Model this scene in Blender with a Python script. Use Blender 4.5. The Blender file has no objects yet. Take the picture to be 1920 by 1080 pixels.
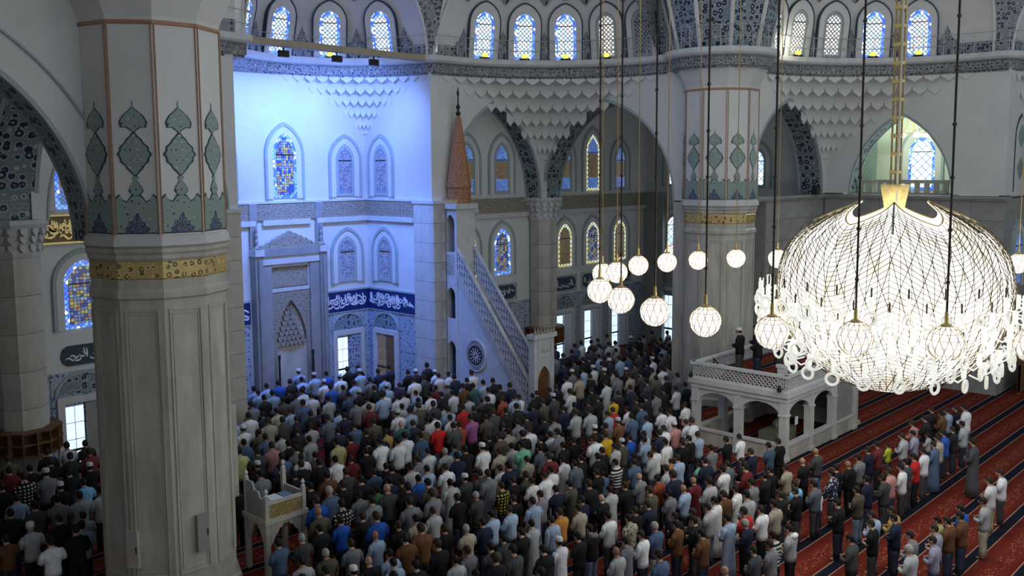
import bpy, bmesh, math, random
import numpy as np
from mathutils import Vector, Matrix

# ------------------------------------------------------------------ camera, world, lights
sc = bpy.context.scene
COL = sc.collection
PI = math.pi
TH, PT, RO, FPX, CX, CY = 0.75167, 0.10353, -0.00552, 1754.4, 970.74, 494.15
cam = bpy.data.cameras.new('camera')
cam.sensor_width = 36.0
cam.lens = FPX / 1920 * 36
cam.shift_x = (960 - CX) / 1920
cam.shift_y = (CY - 540) / 1920
cam.clip_end = 300
camo = bpy.data.objects.new('camera', cam)
COL.objects.link(camo)
_f = Vector((math.cos(TH) * math.cos(PT), math.sin(TH) * math.cos(PT), -math.sin(PT)))
_r = Vector((math.sin(TH), -math.cos(TH), 0))
_u = _r.cross(_f)
_r2 = math.cos(RO) * _r + math.sin(RO) * _u
_u2 = -math.sin(RO) * _r + math.cos(RO) * _u
camo.matrix_world = Matrix(((_r2.x, _u2.x, -_f.x, 0), (_r2.y, _u2.y, -_f.y, 0), (_r2.z, _u2.z, -_f.z, 10), (0, 0, 0, 1)))
sc.camera = camo
sc.view_settings.view_transform = 'Standard'
sc.view_settings.look = 'None'
sc.view_settings.gamma = 1.0
sc.view_settings.exposure = 0.18
try:
    sc.cycles.max_bounces = 6
    sc.cycles.diffuse_bounces = 3
    sc.cycles.glossy_bounces = 2
    sc.cycles.transmission_bounces = 3
    sc.cycles.transparent_max_bounces = 6
    sc.cycles.sample_clamp_indirect = 4.0
    sc.cycles.caustics_reflective = False
    sc.cycles.caustics_refractive = False
except Exception:
    pass

W = bpy.data.worlds.new('ambient_fill')  # even ambient fill added, coming in where roof and back stay open
sc.world = W
W.use_nodes = True
W.node_tree.nodes['Background'].inputs[0].default_value = (0.84, 0.92, 1.0, 1)
W.node_tree.nodes['Background'].inputs[1].default_value = 0.52


def lamp(name, kind, loc, energy, color, target=None, **kw):
    d = bpy.data.lights.new(name, kind)
    d.energy = energy
    d.color = color
    for k, v in kw.items():
        setattr(d, k, v)
    o = bpy.data.objects.new(name, d)
    COL.objects.link(o)
    o.location = loc
    if target is not None:
        o.rotation_euler = (Vector(target) - Vector(loc)).to_track_quat('-Z', 'Y').to_euler()
    return o


# blue flood lights fixed on the tie beam of the mihrab niche
BLUE = (0.15, 0.29, 1.0)
for bx_, tx_ in ((19.8, 19.7), (22.2, 22.4), (24.0, 25.4)):
    lamp('blue_flood_light', 'SPOT', (bx_, 30.35, 13.95), 1450, BLUE, (tx_, 34.3, 9.6), spot_size=2.6, spot_blend=1.0, shadow_soft_size=0.4)
lamp('blue_flood_light', 'SPOT', (21.0, 29.4, 13.9), 3000, (0.12, 0.27, 1.0), (24.6, 33.5, 2.5), spot_size=1.25, spot_blend=0.8, shadow_soft_size=0.3)
lamp('blue_flood_light', 'SPOT', (22.0, 29.4, 13.9), 1500, (0.12, 0.27, 1.0), (27.6, 29.6, 4.0), spot_size=0.8, spot_blend=1.0, shadow_soft_size=0.3)

X0 = 22.42          # axis of symmetry of the hall
DC = (22.42, 8.43)  # centre of the main dome
CL = (10.05, 20.75)
CR = (34.80, 20.85)


# ------------------------------------------------------------------ helpers
def link(o, parent=None):
    COL.objects.link(o)
    if parent is not None:
        o.parent = parent
    return o


def tag(o, label=None, cat=None, group=None, kind=None):
    if label: o['label'] = label
    if cat: o['category'] = cat
    if group: o['group'] = group
    if kind: o['kind'] = kind
    return o


def empty(name, loc=(0, 0, 0), rz=0.0, mat=None):
    o = bpy.data.objects.new(name, None)
    COL.objects.link(o)
    o.empty_display_size = 0.1
    if mat is not None:
        o.matrix_world = mat
    else:
        o.matrix_world = Matrix.Translation(loc) @ Matrix.Rotation(rz, 4, 'Z')
    return o


def inst(me, name, parent=None, loc=(0, 0, 0), rot=(0, 0, 0), scale=(1, 1, 1), mtx=None):
    o = bpy.data.objects.new(name, me)
    COL.objects.link(o)
    if parent is not None: o.parent = parent
    if mtx is not None:
        o.matrix_local = mtx
    else:
        o.location = loc
        o.rotation_euler = rot
        o.scale = scale
    return o


class MB:
    def __init__(s):
        s.v = []
        s.f = []
        s.m = []
        s.mi = 0
        s.T = None

    def add(s, vs, fs):
        b = len(s.v)
        if s.T is not None:
            vs = [tuple(s.T @ Vector(v)) for v in vs]
        s.v.extend(vs)
        s.f.extend([tuple(b + i for i in f) for f in fs])
        s.m.extend([s.mi] * len(fs))
        return s

    def box(s, x0, x1, y0, y1, z0, z1):
        return s.add([(x0, y0, z0), (x1, y0, z0), (x1, y1, z0), (x0, y1, z0), (x0, y0, z1), (x1, y0, z1), (x1, y1, z1), (x0, y1, z1)],
                     [(0, 3, 2, 1), (4, 5, 6, 7), (0, 1, 5, 4), (1, 2, 6, 5), (2, 3, 7, 6), (3, 0, 4, 7)])

    def quad(s, a, b, c, d):
        return s.add([a, b, c, d], [(0, 1, 2, 3)])

    def loft(s, rings, closed=True, cap0=False, cap1=False):
        n = len(rings[0])
        vs = [p for r in rings for p in r]
        fs = []
        for i in range(len(rings) - 1):
            for j in range(n if closed else n - 1):
                k = (j + 1) % n
                fs.append((i * n + j, i * n + k, (i + 1) * n + k, (i + 1) * n + j))
        if cap0: fs.append(tuple(reversed(range(n))))
        if cap1: fs.append(tuple((len(rings) - 1) * n + j for j in range(n)))
        return s.add(vs, fs)

    def tube(s, pts, r, n=6, caps=True):
        pts = [Vector(p) for p in pts]
        rings = []
        for i, p in enumerate(pts):
            d = (pts[min(i + 1, len(pts) - 1)] - pts[max(i - 1, 0)])
            if d.length < 1e-9: d = Vector((0, 0, 1))
            d.normalize()
            a = d.cross(Vector((0, 0, 1)))
            if a.length < 1e-3: a = d.cross(Vector((1, 0, 0)))
            a.normalize()
            b = d.cross(a)
            rr = r[i] if isinstance(r, (list, tuple)) else r
            rings.append([tuple(p + (a * math.cos(2 * PI * k / n) + b * math.sin(2 * PI * k / n)) * rr) for k in range(n)])
        return s.loft(rings, True, caps, caps)

    def lathe(s, prof, n=16, c=(0, 0), ph=0.0, a0=0.0, a1=2 * PI, caps=True):
        full = abs(a1 - a0 - 2 * PI) < 1e-6
        m = n if full else n + 1
        rings = [[(c[0] + r * math.cos(ph + a0 + (a1 - a0) * k / n), c[1] + r * math.sin(ph + a0 + (a1 - a0) * k / n), z) for k in range(m)] for r, z in prof]
        return s.loft(rings, full, caps and full, caps and full)

    def sphere(s, c, r, n=10, m=6):
        if not isinstance(r, (tuple, list)): r = (r, r, r)
        rings = []
        for i in range(m + 1):
            t = -PI / 2 + PI * i / m
            cr = max(math.cos(t), 0.02)
            rings.append([(c[0] + r[0] * cr * math.cos(2 * PI * k / n), c[1] + r[1] * cr * math.sin(2 * PI * k / n), c[2] + r[2] * math.sin(t)) for k in range(n)])
        return s.loft(rings, True, True, True)

    def extr(s, poly, y0, y1):
        """polygon (x,z) extruded along local y"""
        n = len(poly)
        vs = [(x, y0, z) for x, z in poly] + [(x, y1, z) for x, z in poly]
        fs = [tuple(range(n)), tuple(reversed(range(n, 2 * n)))]
        fs += [((i + 1) % n, i, n + i, n + (i + 1) % n) for i in range(n)]
        return s.add(vs, fs)

    def ring(s, out, inn, y0, y1, closed=False):
        """band between two (x,z) outlines of the same length, y0 front, y1 back"""
        n = len(out)
        vs = [(x, y0, z) for x, z in out] + [(x, y0, z) for x, z in inn] + [(x, y1, z) for x, z in out] + [(x, y1, z) for x, z in inn]
        fs = []
        for i in range(n if closed else n - 1):
            j = (i + 1) % n
            fs += [(i, j, n + j, n + i), (j, i, 2 * n + i, 2 * n + j), (n + i, n + j, 3 * n + j, 3 * n + i)]
        if not closed:
            for i in (0, n - 1):
                fs.append((i, n + i, 3 * n + i, 2 * n + i))
        return s.add(vs, fs)

    def mesh(s, name, mats, smooth=False):
        me = bpy.data.meshes.new(name)
        me.from_pydata(s.v, [], s.f)
        for m in (mats if isinstance(mats, (list, tuple)) else [mats]):
            me.materials.append(m)
        if any(s.m): me.polygons.foreach_set('material_index', s.m)
        if smooth: me.polygons.foreach_set('use_smooth', [True] * len(s.f))
        me.update()
        return me

    def build(s, name, mats, parent=None, smooth=False, **kw):
        o = bpy.data.objects.new(name, s.mesh(name, mats, smooth))
        link(o, parent)
        tag(o, **kw)
        return o


def frame(o, n):
    """matrix of a vertical wall frame: x along the wall (to the viewer's right), -y towards the viewer, z up"""
    y = -Vector((n[0], n[1], 0)).normalized()
    x = y.cross(Vector((0, 0, 1)))
    return Matrix(((x.x, y.x, 0, o[0]), (x.y, y.y, 0, o[1]), (0, 0, 1, o[2] if len(o) > 2 else 0), (0, 0, 0, 1)))


def arc2(w, zs, za, n=8):
    """two-centred pointed arch from left to right spring"""
    H = max(za - zs, w / 2 + 1e-4)
    za = zs + H
    R = (w * w / 4 + H * H) / w
    xc = -w / 2 + R
    a1 = math.atan2(H, -xc)
    L = [(xc + R * math.cos(PI + (a1 - PI) * i / n), zs + R * math.sin(PI + (a1 - PI) * i / n)) for i in range(n + 1)]
    return L + [(-x, z) for x, z in reversed(L[:-1])]


def outline(w, z0, zs, za, n=8):
    return [(-w / 2, z0)] + arc2(w, zs, za, n) + [(w / 2, z0)]


# ------------------------------------------------------------------ materials
def nmat(name):
    m = bpy.data.materials.new(name)
    m.use_nodes = True
    nt = m.node_tree
    b = nt.nodes['Principled BSDF']
    return m, nt, b


def N(nt, t, **kw):
    n = nt.nodes.new(t)
    for k, v in kw.items():
        if k.startswith('i_'):
            n.inputs[k[2:].replace('_', ' ')].default_value = v
        else:
            setattr(n, k, v)
    return n


def c4(c): return (c[0], c[1], c[2], 1)


def ramp(nt, src, stops, interp='LINEAR'):
    r = N(nt, 'ShaderNodeValToRGB')
    e = r.color_ramp
    e.interpolation = interp
    while len(e.elements) < len(stops): e.elements.new(0.5)
    for el, (p, c) in zip(e.elements, stops):
        el.position = p
        el.color = c4(c)
    nt.links.new(src, r.inputs[0])
    return r.outputs[0]


def coord(nt, which='Object', scale=None, rot=None):
    t = N(nt, 'ShaderNodeTexCoord')
    if scale is None and rot is None: return t.outputs[which]
    mp = N(nt, 'ShaderNodeMapping')
    if scale is not None: mp.inputs['Scale'].default_value = scale
    if rot is not None: mp.inputs['Rotation'].default_value = rot
    nt.links.new(t.outputs[which], mp.inputs[0])
    return mp.outputs[0]


def noisy(name, ca, cb, scale=2.0, rough=0.55, metal=0.0, bump=0.0, detail=6.0, stretch=(1, 1, 1), spec=0.3, bscale=None):
    m, nt, b = nmat(name)
    co = coord(nt, 'Object', stretch)
    n = N(nt, 'ShaderNodeTexNoise')
    n.inputs['Scale'].default_value = scale
    n.inputs['Detail'].default_value = detail
    n.inputs['Roughness'].default_value = 0.6
    nt.links.new(co, n.inputs['Vector'])
    nt.links.new(ramp(nt, n.outputs['Fac'], [(0.3, ca), (0.7, cb)]), b.inputs['Base Color'])
    b.inputs['Roughness'].default_value = rough
    b.inputs['Metallic'].default_value = metal
    b.inputs['Specular IOR Level'].default_value = spec
    if bump:
        n2 = N(nt, 'ShaderNodeTexNoise')
        n2.inputs['Scale'].default_value = bscale or scale * 4
        nt.links.new(co, n2.inputs['Vector'])
        bp = N(nt, 'ShaderNodeBump')
        bp.inputs['Strength'].default_value = bump
        bp.inputs['Distance'].default_value = 0.02
        nt.links.new(n2.outputs['Fac'], bp.inputs['Height'])
        nt.links.new(bp.outputs[0], b.inputs['Normal'])
    return m


def arabesque(name, ground, motif, line, scale=3.0, rough=0.45, thr=0.42, lw=0.07, stretch=(1, 1, 1), metal=0.0):
    """flowers (round cells) on a ground with thin curling stems"""
    m, nt, b = nmat(name)
    co = coord(nt, 'Object', stretch)
    v = N(nt, 'ShaderNodeTexVoronoi')
    v.inputs['Scale'].default_value = scale
    v.inputs['Randomness'].default_value = 0.55
    nt.links.new(co, v.inputs['Vector'])
    e = N(nt, 'ShaderNodeTexVoronoi')
    e.inputs['Scale'].default_value = scale * 2.6
    e.inputs['Randomness'].default_value = 0.4
    nt.links.new(co, e.inputs['Vector'])
    mg = N(nt, 'ShaderNodeTexMagic', turbulence_depth=3)
    mg.inputs['Scale'].default_value = scale * 2.2
    mg.inputs['Distortion'].default_value = 1.6
    nt.links.new(co, mg.inputs['Vector'])
    base = ramp(nt, v.outputs['Distance'], [(0.0, line), (thr * 0.28, motif), (thr * 0.80, motif), (thr * 0.86, line), (thr, ground), (1, ground)], 'CONSTANT')
    lines = ramp(nt, e.outputs['Distance'], [(0, (0, 0, 0)), (0.10, (1, 1, 1)), (0.10 + lw * 2.2, (0, 0, 0))], 'CONSTANT')
    curls = ramp(nt, mg.outputs['Fac'], [(0, (0, 0, 0)), (0.44, (1, 1, 1)), (0.56, (0, 0, 0))], 'CONSTANT')
    mx = N(nt, 'ShaderNodeMixRGB')
    nt.links.new(lines, mx.inputs[0])
    nt.links.new(base, mx.inputs[1])
    mx.inputs[2].default_value = c4(line)
    mx2 = N(nt, 'ShaderNodeMixRGB')
    mul = N(nt, 'ShaderNodeMath', operation='MULTIPLY')
    mul.inputs[1].default_value = 0.55
    nt.links.new(curls, mul.inputs[0])
    nt.links.new(mul.outputs[0], mx2.inputs[0])
    nt.links.new(mx.outputs[0], mx2.inputs[1])
    mx2.inputs[2].default_value = c4(motif)
    nt.links.new(mx2.outputs[0], b.inputs['Base Color'])
    b.inputs['Roughness'].default_value = rough
    b.inputs['Metallic'].default_value = metal
    b.inputs['Specular IOR Level'].default_value = 0.3
    return m


def flat(name, c, rough=0.5, metal=0.0, emit=0.0):
    m = noisy(name, tuple(x * 0.92 for x in c), tuple(min(1, x * 1.06) for x in c), 6.0, rough, metal)
    if emit:
        b = m.node_tree.nodes['Principled BSDF']
        b.inputs['Emission Color'].default_value = c4(c)
        b.inputs['Emission Strength'].default_value = emit
    return m


def pane(name, stops, scale, strength, lead=0.10, rnd=0.0, leadc=(0.02, 0.03, 0.05), stretch=(1, 1, 1)):
    """backlit stained glass with a lead lattice"""
    m, nt, b = nmat(name)
    co = coord(nt, 'Object', None, (0, PI / 4, 0) if rnd == 0 else (0, 0, 0))
    mp2 = N(nt, 'ShaderNodeMapping')
    mp2.inputs['Scale'].default_value = (stretch[0], 0, stretch[2])
    mp2.inputs['Location'].default_value = (0, 0, 0)
    nt.links.new(co, mp2.inputs[0])
    co = mp2.outputs[0]
    v = N(nt, 'ShaderNodeTexVoronoi')
    v.inputs['Scale'].default_value = scale
    v.inputs['Randomness'].default_value = rnd
    nt.links.new(co, v.inputs['Vector'])
    sep = N(nt, 'ShaderNodeSeparateColor')
    nt.links.new(v.outputs['Color'], sep.inputs[0])
    col = ramp(nt, sep.outputs[0], stops, 'CONSTANT')
    e = N(nt, 'ShaderNodeTexVoronoi', feature='DISTANCE_TO_EDGE')
    e.inputs['Scale'].default_value = scale
    e.inputs['Randomness'].default_value = rnd
    nt.links.new(co, e.inputs['Vector'])
    fac = ramp(nt, e.outputs['Distance'], [(0, (0, 0, 0)), (lead, (1, 1, 1))], 'CONSTANT')
    mx = N(nt, 'ShaderNodeMixRGB')
    nt.links.new(fac, mx.inputs[0])
    mx.inputs[1].default_value = c4(leadc)
    nt.links.new(col, mx.inputs[2])
    nt.links.new(mx.outputs[0], b.inputs['Base Color'])
    nt.links.new(mx.outputs[0], b.inputs['Emission Color'])
    b.inputs['Emission Strength'].default_value = strength
    b.inputs['Roughness'].default_value = 0.25
    return m


M = {}
M['plaster'] = noisy('plaster', (0.60, 0.61, 0.60), (0.68, 0.69, 0.67), 0.6, 0.8, bump=0.06, bscale=14)
M['marble'] = noisy('marble', (0.36, 0.345, 0.30), (0.58, 0.565, 0.51), 2.2, 0.40, stretch=(1, 1, 0.35), bump=0.02)
M['marble_dark'] = noisy('marble_slab', (0.25, 0.25, 0.245), (0.34, 0.34, 0.33), 1.6, 0.45, bump=0.02)
M['marble_white'] = noisy('carved_marble', (0.50, 0.51, 0.51), (0.62, 0.63, 0.62), 2.2, 0.42, bump=0.03)
M['tile_sage'] = arabesque('sage_tile', (0.27, 0.37, 0.33), (0.09, 0.15, 0.17), (0.50, 0.56, 0.50), 8.0, thr=0.40)
M['tile_navy'] = arabesque('navy_tile', (0.20, 0.27, 0.29), (0.020, 0.035, 0.085), (0.46, 0.50, 0.51), 4.2, thr=0.55)
M['tile_wall'] = arabesque('wall_tile', (0.33, 0.41, 0.49), (0.06, 0.12, 0.27), (0.64, 0.67, 0.69), 6.0, thr=0.5)
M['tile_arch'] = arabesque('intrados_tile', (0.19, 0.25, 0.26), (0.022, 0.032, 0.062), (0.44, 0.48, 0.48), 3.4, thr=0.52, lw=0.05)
M['tile_dome'] = arabesque('dome_tile', (0.25, 0.27, 0.29), (0.035, 0.05, 0.10), (0.48, 0.49, 0.47), 5.2, thr=0.5)
M['cornice_tile'] = arabesque('cornice_tile', (0.22, 0.23, 0.24), (0.04, 0.05, 0.07), (0.62, 0.62, 0.61), 7.5, thr=0.5)
M['band_tile'] = arabesque('relief_band', (0.32, 0.29, 0.23), (0.15, 0.13, 0.10), (0.46, 0.42, 0.34), 9.0, thr=0.45)
M['navy'] = noisy('navy_glaze', (0.012, 0.022, 0.10), (0.02, 0.035, 0.15), 3, 0.3)
M['teal_dark'] = noisy('painted_outline', (0.03, 0.055, 0.085), (0.045, 0.075, 0.11), 5, 0.6)
M['sage_line'] = noisy('sage_border', (0.30, 0.37, 0.38), (0.38, 0.45, 0.46), 8, 0.6)
M['white_glaze'] = noisy('white_glaze', (0.72, 0.75, 0.8), (0.82, 0.84, 0.86), 6, 0.35)
M['gold'] = noisy('gilding', (0.58, 0.43, 0.16), (0.84, 0.68, 0.32), 9, 0.32, metal=0.35)
M['gold_dark'] = noisy('gilt_ground', (0.13, 0.10, 0.045), (0.22, 0.16, 0.07), 7, 0.5, metal=0.3)
M['copper'] = noisy('copper_paint', (0.30, 0.16, 0.10), (0.44, 0.26, 0.17), 8, 0.5)
M['wood'] = noisy('brown_wood', (0.10, 0.045, 0.018), (0.22, 0.11, 0.045), 3, 0.45, stretch=(1, 1, 8))
M['wood_spire'] = arabesque('spire_wood', (0.40, 0.17, 0.07), (0.20, 0.08, 0.035), (0.58, 0.34, 0.18), 7.0, thr=0.4)
M['black'] = noisy('black_metal', (0.012, 0.012, 0.013), (0.03, 0.03, 0.03), 8, 0.5)
M['brass'] = noisy('brass', (0.45, 0.31, 0.11), (0.66, 0.48, 0.2), 10, 0.3, metal=0.8)
M['bronze'] = noisy('dark_bronze', (0.03, 0.024, 0.016), (0.07, 0.055, 0.035), 10, 0.45, metal=0.4)
M['tan'] = noisy('tan_beam', (0.30, 0.26, 0.19), (0.38, 0.33, 0.25), 3, 0.6)
M['steel'] = noisy('railing_steel', (0.42, 0.42, 0.42), (0.55, 0.55, 0.55), 6, 0.4, metal=0.3)
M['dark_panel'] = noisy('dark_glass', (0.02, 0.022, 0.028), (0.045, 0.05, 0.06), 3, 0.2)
M['green_lit_plaster'] = noisy('green_lit_plaster', (0.58, 0.64, 0.54), (0.66, 0.72, 0.62), 0.8, 0.8)  # plaster tinted green, the gallery's green light put into its colour
M['dome_white'] = noisy('dome_plaster', (0.58, 0.57, 0.56), (0.68, 0.67, 0.66), 0.7, 0.8)
M['curtain'] = noisy('pale_curtain', (0.55, 0.66, 0.80), (0.72, 0.80, 0.90), 2, 0.8, stretch=(9, 9, 0.4))
M['paper'] = noisy('paper', (0.60, 0.62, 0.68), (0.74, 0.76, 0.82), 12, 0.8)
M['blue_cloth'] = noisy('blue_cloth', (0.10, 0.16, 0.32), (0.18, 0.26, 0.46), 9, 0.8)
M['white_plastic'] = flat('grey_enamel', (0.55, 0.56, 0.55), 0.4)
M['lamp_yellow'] = flat('yellow_lens', (0.80, 0.78, 0.10), 0.3, emit=1.0)
M['lamp_white'] = flat('white_bulb', (1.0, 0.97, 0.90), 0.3, emit=4.0)
M['blue_lens'] = flat('blue_lens', (0.25, 0.45, 1.0), 0.3, emit=6.0)
BW, LB, SB, DB = (0.85, 0.93, 1.0), (0.35, 0.60, 1.0), (0.10, 0.26, 0.90), (0.02, 0.06, 0.28)
M['g_dome'] = pane('dome_window_glass', [(0, BW), (0.6, (0.55, 0.76, 1.0)), (0.85, LB)], 7.5, 1.25, 0.10)
M['g_dome_warm'] = pane('dome_window_glass_pale', [(0, (0.86, 0.84, 0.78)), (0.6, (0.7, 0.69, 0.66))], 7.5, 0.8, 0.12)
M['g_dome_dim'] = pane('dome_window_glass_dim', [(0, (0.22, 0.21, 0.20)), (0.7, (0.15, 0.15, 0.15))], 7.5, 0.2, 0.13)
M['g_blue'] = pane('blue_border_glass', [(0, (0.06, 0.16, 0.75)), (0.40, (0.16, 0.36, 1.0)), (0.8, BW)], 8.0, 1.0, 0.06)
M['g_yellow'] = pane('yellow_border_glass', [(0, (0.80, 0.78, 0.34)), (0.6, (0.9, 0.92, 0.75))], 6.0, 0.7, 0.09)
M['g_stain'] = pane('stained_glass', [(0, (0.05, 0.09, 0.34)), (0.3, (0.20, 0.26, 0.55)), (0.55, (0.42, 0.24, 0.10)), (0.72, (0.50, 0.46, 0.16)), (0.88, (0.30, 0.50, 0.65))], 9.0, 0.40, 0.08, rnd=0.3)
M['g_cool'] = pane('pale_stained_glass', [(0, (0.16, 0.22, 0.36)), (0.4, (0.26, 0.34, 0.48)), (0.8, (0.34, 0.28, 0.36))], 11.0, 0.25, 0.06, rnd=0.3)
M['g_brown'] = pane('amber_stained_glass', [(0, (0.25, 0.18, 0.10)), (0.5, (0.33, 0.24, 0.13)), (0.85, (0.22, 0.21, 0.18))], 12.0, 0.22, 0.06)
M['g_sky'] = pane('blue_stained_glass', [(0, (0.12, 0.24, 0.66)), (0.6, (0.18, 0.34, 0.80))], 11.0, 0.45, 0.07)
M['g_day'] = pane('daylight_glass', [(0, (0.74, 0.88, 1.0)), (0.6, (0.50, 0.72, 1.0))], 3.5, 1.2, 0.04)
M['g_pane'] = flat('clear_daylight_pane', (0.62, 0.80, 1.0), 0.2, emit=1.1)


def carpet():
    m, nt, b = nmat('carpet_rows')
    t = N(nt, 'ShaderNodeTexCoord')
    s = N(nt, 'ShaderNodeSeparateXYZ')
    nt.links.new(t.outputs['Object'], s.inputs[0])
    a = N(nt, 'ShaderNodeMath', operation='SUBTRACT')
    nt.links.new(s.outputs[1], a.inputs[0])
    a.inputs[1].default_value = 8.27
    d = N(nt, 'ShaderNodeMath', operation='DIVIDE')
    nt.links.new(a.outputs[0], d.inputs[0])
    d.inputs[1].default_value = 1.19
    fr = N(nt, 'ShaderNodeMath', operation='FRACT')
    nt.links.new(d.outputs[0], fr.inputs[0])
    RED, NAVY, LINE = (0.130, 0.018, 0.010), (0.006, 0.008, 0.018), (0.32, 0.20, 0.14)
    RED2 = (0.105, 0.013, 0.008)
    base = ramp(nt, fr.outputs[0], [(0, LINE), (0.022, NAVY), (0.235, LINE), (0.262, RED2), (0.36, RED), (0.82, RED), (0.83, RED2)], 'CONSTANT')
    n = N(nt, 'ShaderNodeTexVoronoi')
    n.inputs['Scale'].default_value = 13.0
    nt.links.new(t.outputs['Object'], n.inputs['Vector'])
    fl = ramp(nt, n.outputs['Distance'], [(0, (0.55, 0.32, 0.22)), (0.30, (0, 0, 0))], 'CONSTANT')
    flb = ramp(nt, fr.outputs[0], [(0, (0, 0, 0)), (0.44, (1, 1, 1)), (0.74, (0, 0, 0))], 'CONSTANT')
    mu = N(nt, 'ShaderNodeMixRGB', blend_type='MULTIPLY')
    mu.inputs[0].default_value = 1
    nt.links.new(fl, mu.inputs[1])
    nt.links.new(flb, mu.inputs[2])
    ad = N(nt, 'ShaderNodeMixRGB', blend_type='ADD')
    ad.inputs[0].default_value = 0.35
    nt.links.new(base, ad.inputs[1])
    nt.links.new(mu.outputs[0], ad.inputs[2])
    no = N(nt, 'ShaderNodeTexNoise')
    no.inputs['Scale'].default_value = 60
    nt.links.new(t.outputs['Object'], no.inputs['Vector'])
    bp = N(nt, 'ShaderNodeBump')
    bp.inputs['Strength'].default_value = 0.4
    bp.inputs['Distance'].default_value = 0.01
    nt.links.new(no.outputs['Fac'], bp.inputs['Height'])
    nt.links.new(bp.outputs[0], b.inputs['Normal'])
    nt.links.new(ad.outputs[0], b.inputs['Base Color'])
    b.inputs['Roughness'].default_value = 0.9
    b.inputs['Specular IOR Level'].default_value = 0.1
    return m


M['carpet'] = carpet()
M['tile_blossom'] = arabesque('blossom_tile', (0.05, 0.08, 0.16), (0.012, 0.02, 0.07), (0.42, 0.47, 0.48), 9.0, thr=0.4)
M['gold_pattern'] = arabesque('gilt_braid', (0.60, 0.45, 0.17), (0.20, 0.14, 0.05), (0.86, 0.72, 0.38), 6.0, rough=0.35, thr=0.45, metal=0.3)


def mx(x): return 2 * X0 - x


def I4(): return Matrix.Identity(4)


def calligraphy(mb, x0, x1, z0, z1, y0, y1, seed, dens=1.0):
    """ribbon strokes: uprights, bowls, sweeping tails and dots, filling a band"""
    rg = random.Random(seed)
    h = z1 - z0
    x = x0 + 0.06 * h
    def stroke(pts, wd):
        n = len(pts)
        L, R = [], []
        for i, p in enumerate(pts):
            q0 = pts[max(i - 1, 0)]
            q1 = pts[min(i + 1, n - 1)]
            dx, dz = q1[0] - q0[0], q1[1] - q0[1]
            l = math.hypot(dx, dz) + 1e-9
            w_ = wd * (0.45 + 0.75 * math.sin(PI * (i + 0.6) / (n + 0.2)))
            L.append((min(max(p[0] - dz / l * w_, x0), x1), min(max(p[1] + dx / l * w_, z0), z1)))
            R.append((min(max(p[0] + dz / l * w_, x0), x1), min(max(p[1] - dx / l * w_, z0), z1)))
        mb.ring(L, R, y0, y1)
    while x < x1 - 0.3 * h:
        k = rg.random()
        s = h * 0.04
        if k < 0.38:
            t = rg.uniform(0.45, 0.62)
            stroke([(x + 0.02 * h * math.sin(i), z0 + h * (0.30 + t * i / 4)) for i in range(5)], s)
            x += h * 0.16 / dens
        elif k < 0.70:
            r = h * rg.uniform(0.16, 0.26)
            zc = z0 + h * rg.uniform(0.28, 0.6)
            stroke([(x + r + r * math.cos(PI * 1.05 + PI * 1.0 * i / 7), zc + r * 0.8 * math.sin(PI * 1.05 + PI * 1.0 * i / 7)) for i in range(8)], s)
            mb.extr([(x + r - s, zc + r * 0.5), (x + r, zc + r * 0.5 - s), (x + r + s, zc + r * 0.5), (x + r, zc + r * 0.5 + s)], y0, y1)
            x += r * 1.5 / dens
        elif k < 0.88:
            l = h * rg.uniform(0.5, 0.95)
            zc = z0 + h * rg.uniform(0.12, 0.75)
            stroke([(x + l * i / 8, zc + h * 0.09 * math.sin(i * 0.8)) for i in range(9)], s)
            x += l * 0.42 / dens
        else:
            r = h * 0.12
            zc = z0 + h * rg.uniform(0.5, 0.8)
            stroke([(x + r + r * math.cos(2 * PI * i / 9), zc + r * math.sin(2 * PI * i / 9)) for i in range(10)], s * 0.9)
            x += r * 1.7 / dens


# ------------------------------------------------------------------ floor
MB().box(-6, 62, -6, 42, -0.12, 0).build('floor', M['carpet'], kind='structure', label='dark red prayer carpet with navy row stripes across the hall')


def dado(par, F, a0, a1, bandmat=None, tile=True, inscr=True, seed=1, niche=False):
    """tile facing, inscription band and relief band of a wall, children of that wall; F is the wall frame"""
    def add(mb, name, mats):
        o = mb.build(name, mats, par)
        o.matrix_world = F
        return o
    if tile:
        k = max(1, round((a1 - a0) / 1.05))
        wd = (a1 - a0) / k
        me = MB().box(0.015, wd - 0.015, -0.04, 0, 0.02, 1.72).mesh('tile_panel', M['tile_wall'])
        me2 = MB().box(0.015, wd - 0.015, -0.04, 0, 1.75, 3.46).mesh('tile_panel', M['tile_wall'])
        for i in range(k):
            for m_ in (me, me2):
                o = inst(m_, 'tile_panel', par)
                o.matrix_world = F @ Matrix.Translation((a0 + wd * i, 0, 0))
    if inscr:
        o = add(MB().box(a0, a1, -0.055, 0, 3.5, 4.42), 'inscription_band', M['navy'])
        mb = MB()
        calligraphy(mb, a0 + 0.08, a1 - 0.08, 3.58, 4.34, -0.068, -0.055, seed, 1.5)
        calligraphy(mb, a0 + 0.15, a1 - 0.08, 3.62, 4.36, -0.070, -0.055, seed + 50, 1.1)
        l = mb.build('lettering', M['white_glaze'], o)
        l.parent = o
        add(MB().box(a0, a1, -0.075, 0, 4.42, 4.50).box(a0, a1, -0.075, 0, 3.46, 3.50), 'inscription_border', M['sage_line'])
    if bandmat is not None:
        add(MB().box(a0, a1, -0.07, 0, 7.80, 8.50), 'relief_band', bandmat)
        add(MB().box(a0, a1, -0.13, 0, 7.58, 7.80).box(a0, a1, -0.10, 0, 8.50, 8.58), 'band_moulding', M['marble_white'])


Mk = lambda o, n: frame(o, n)
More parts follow.
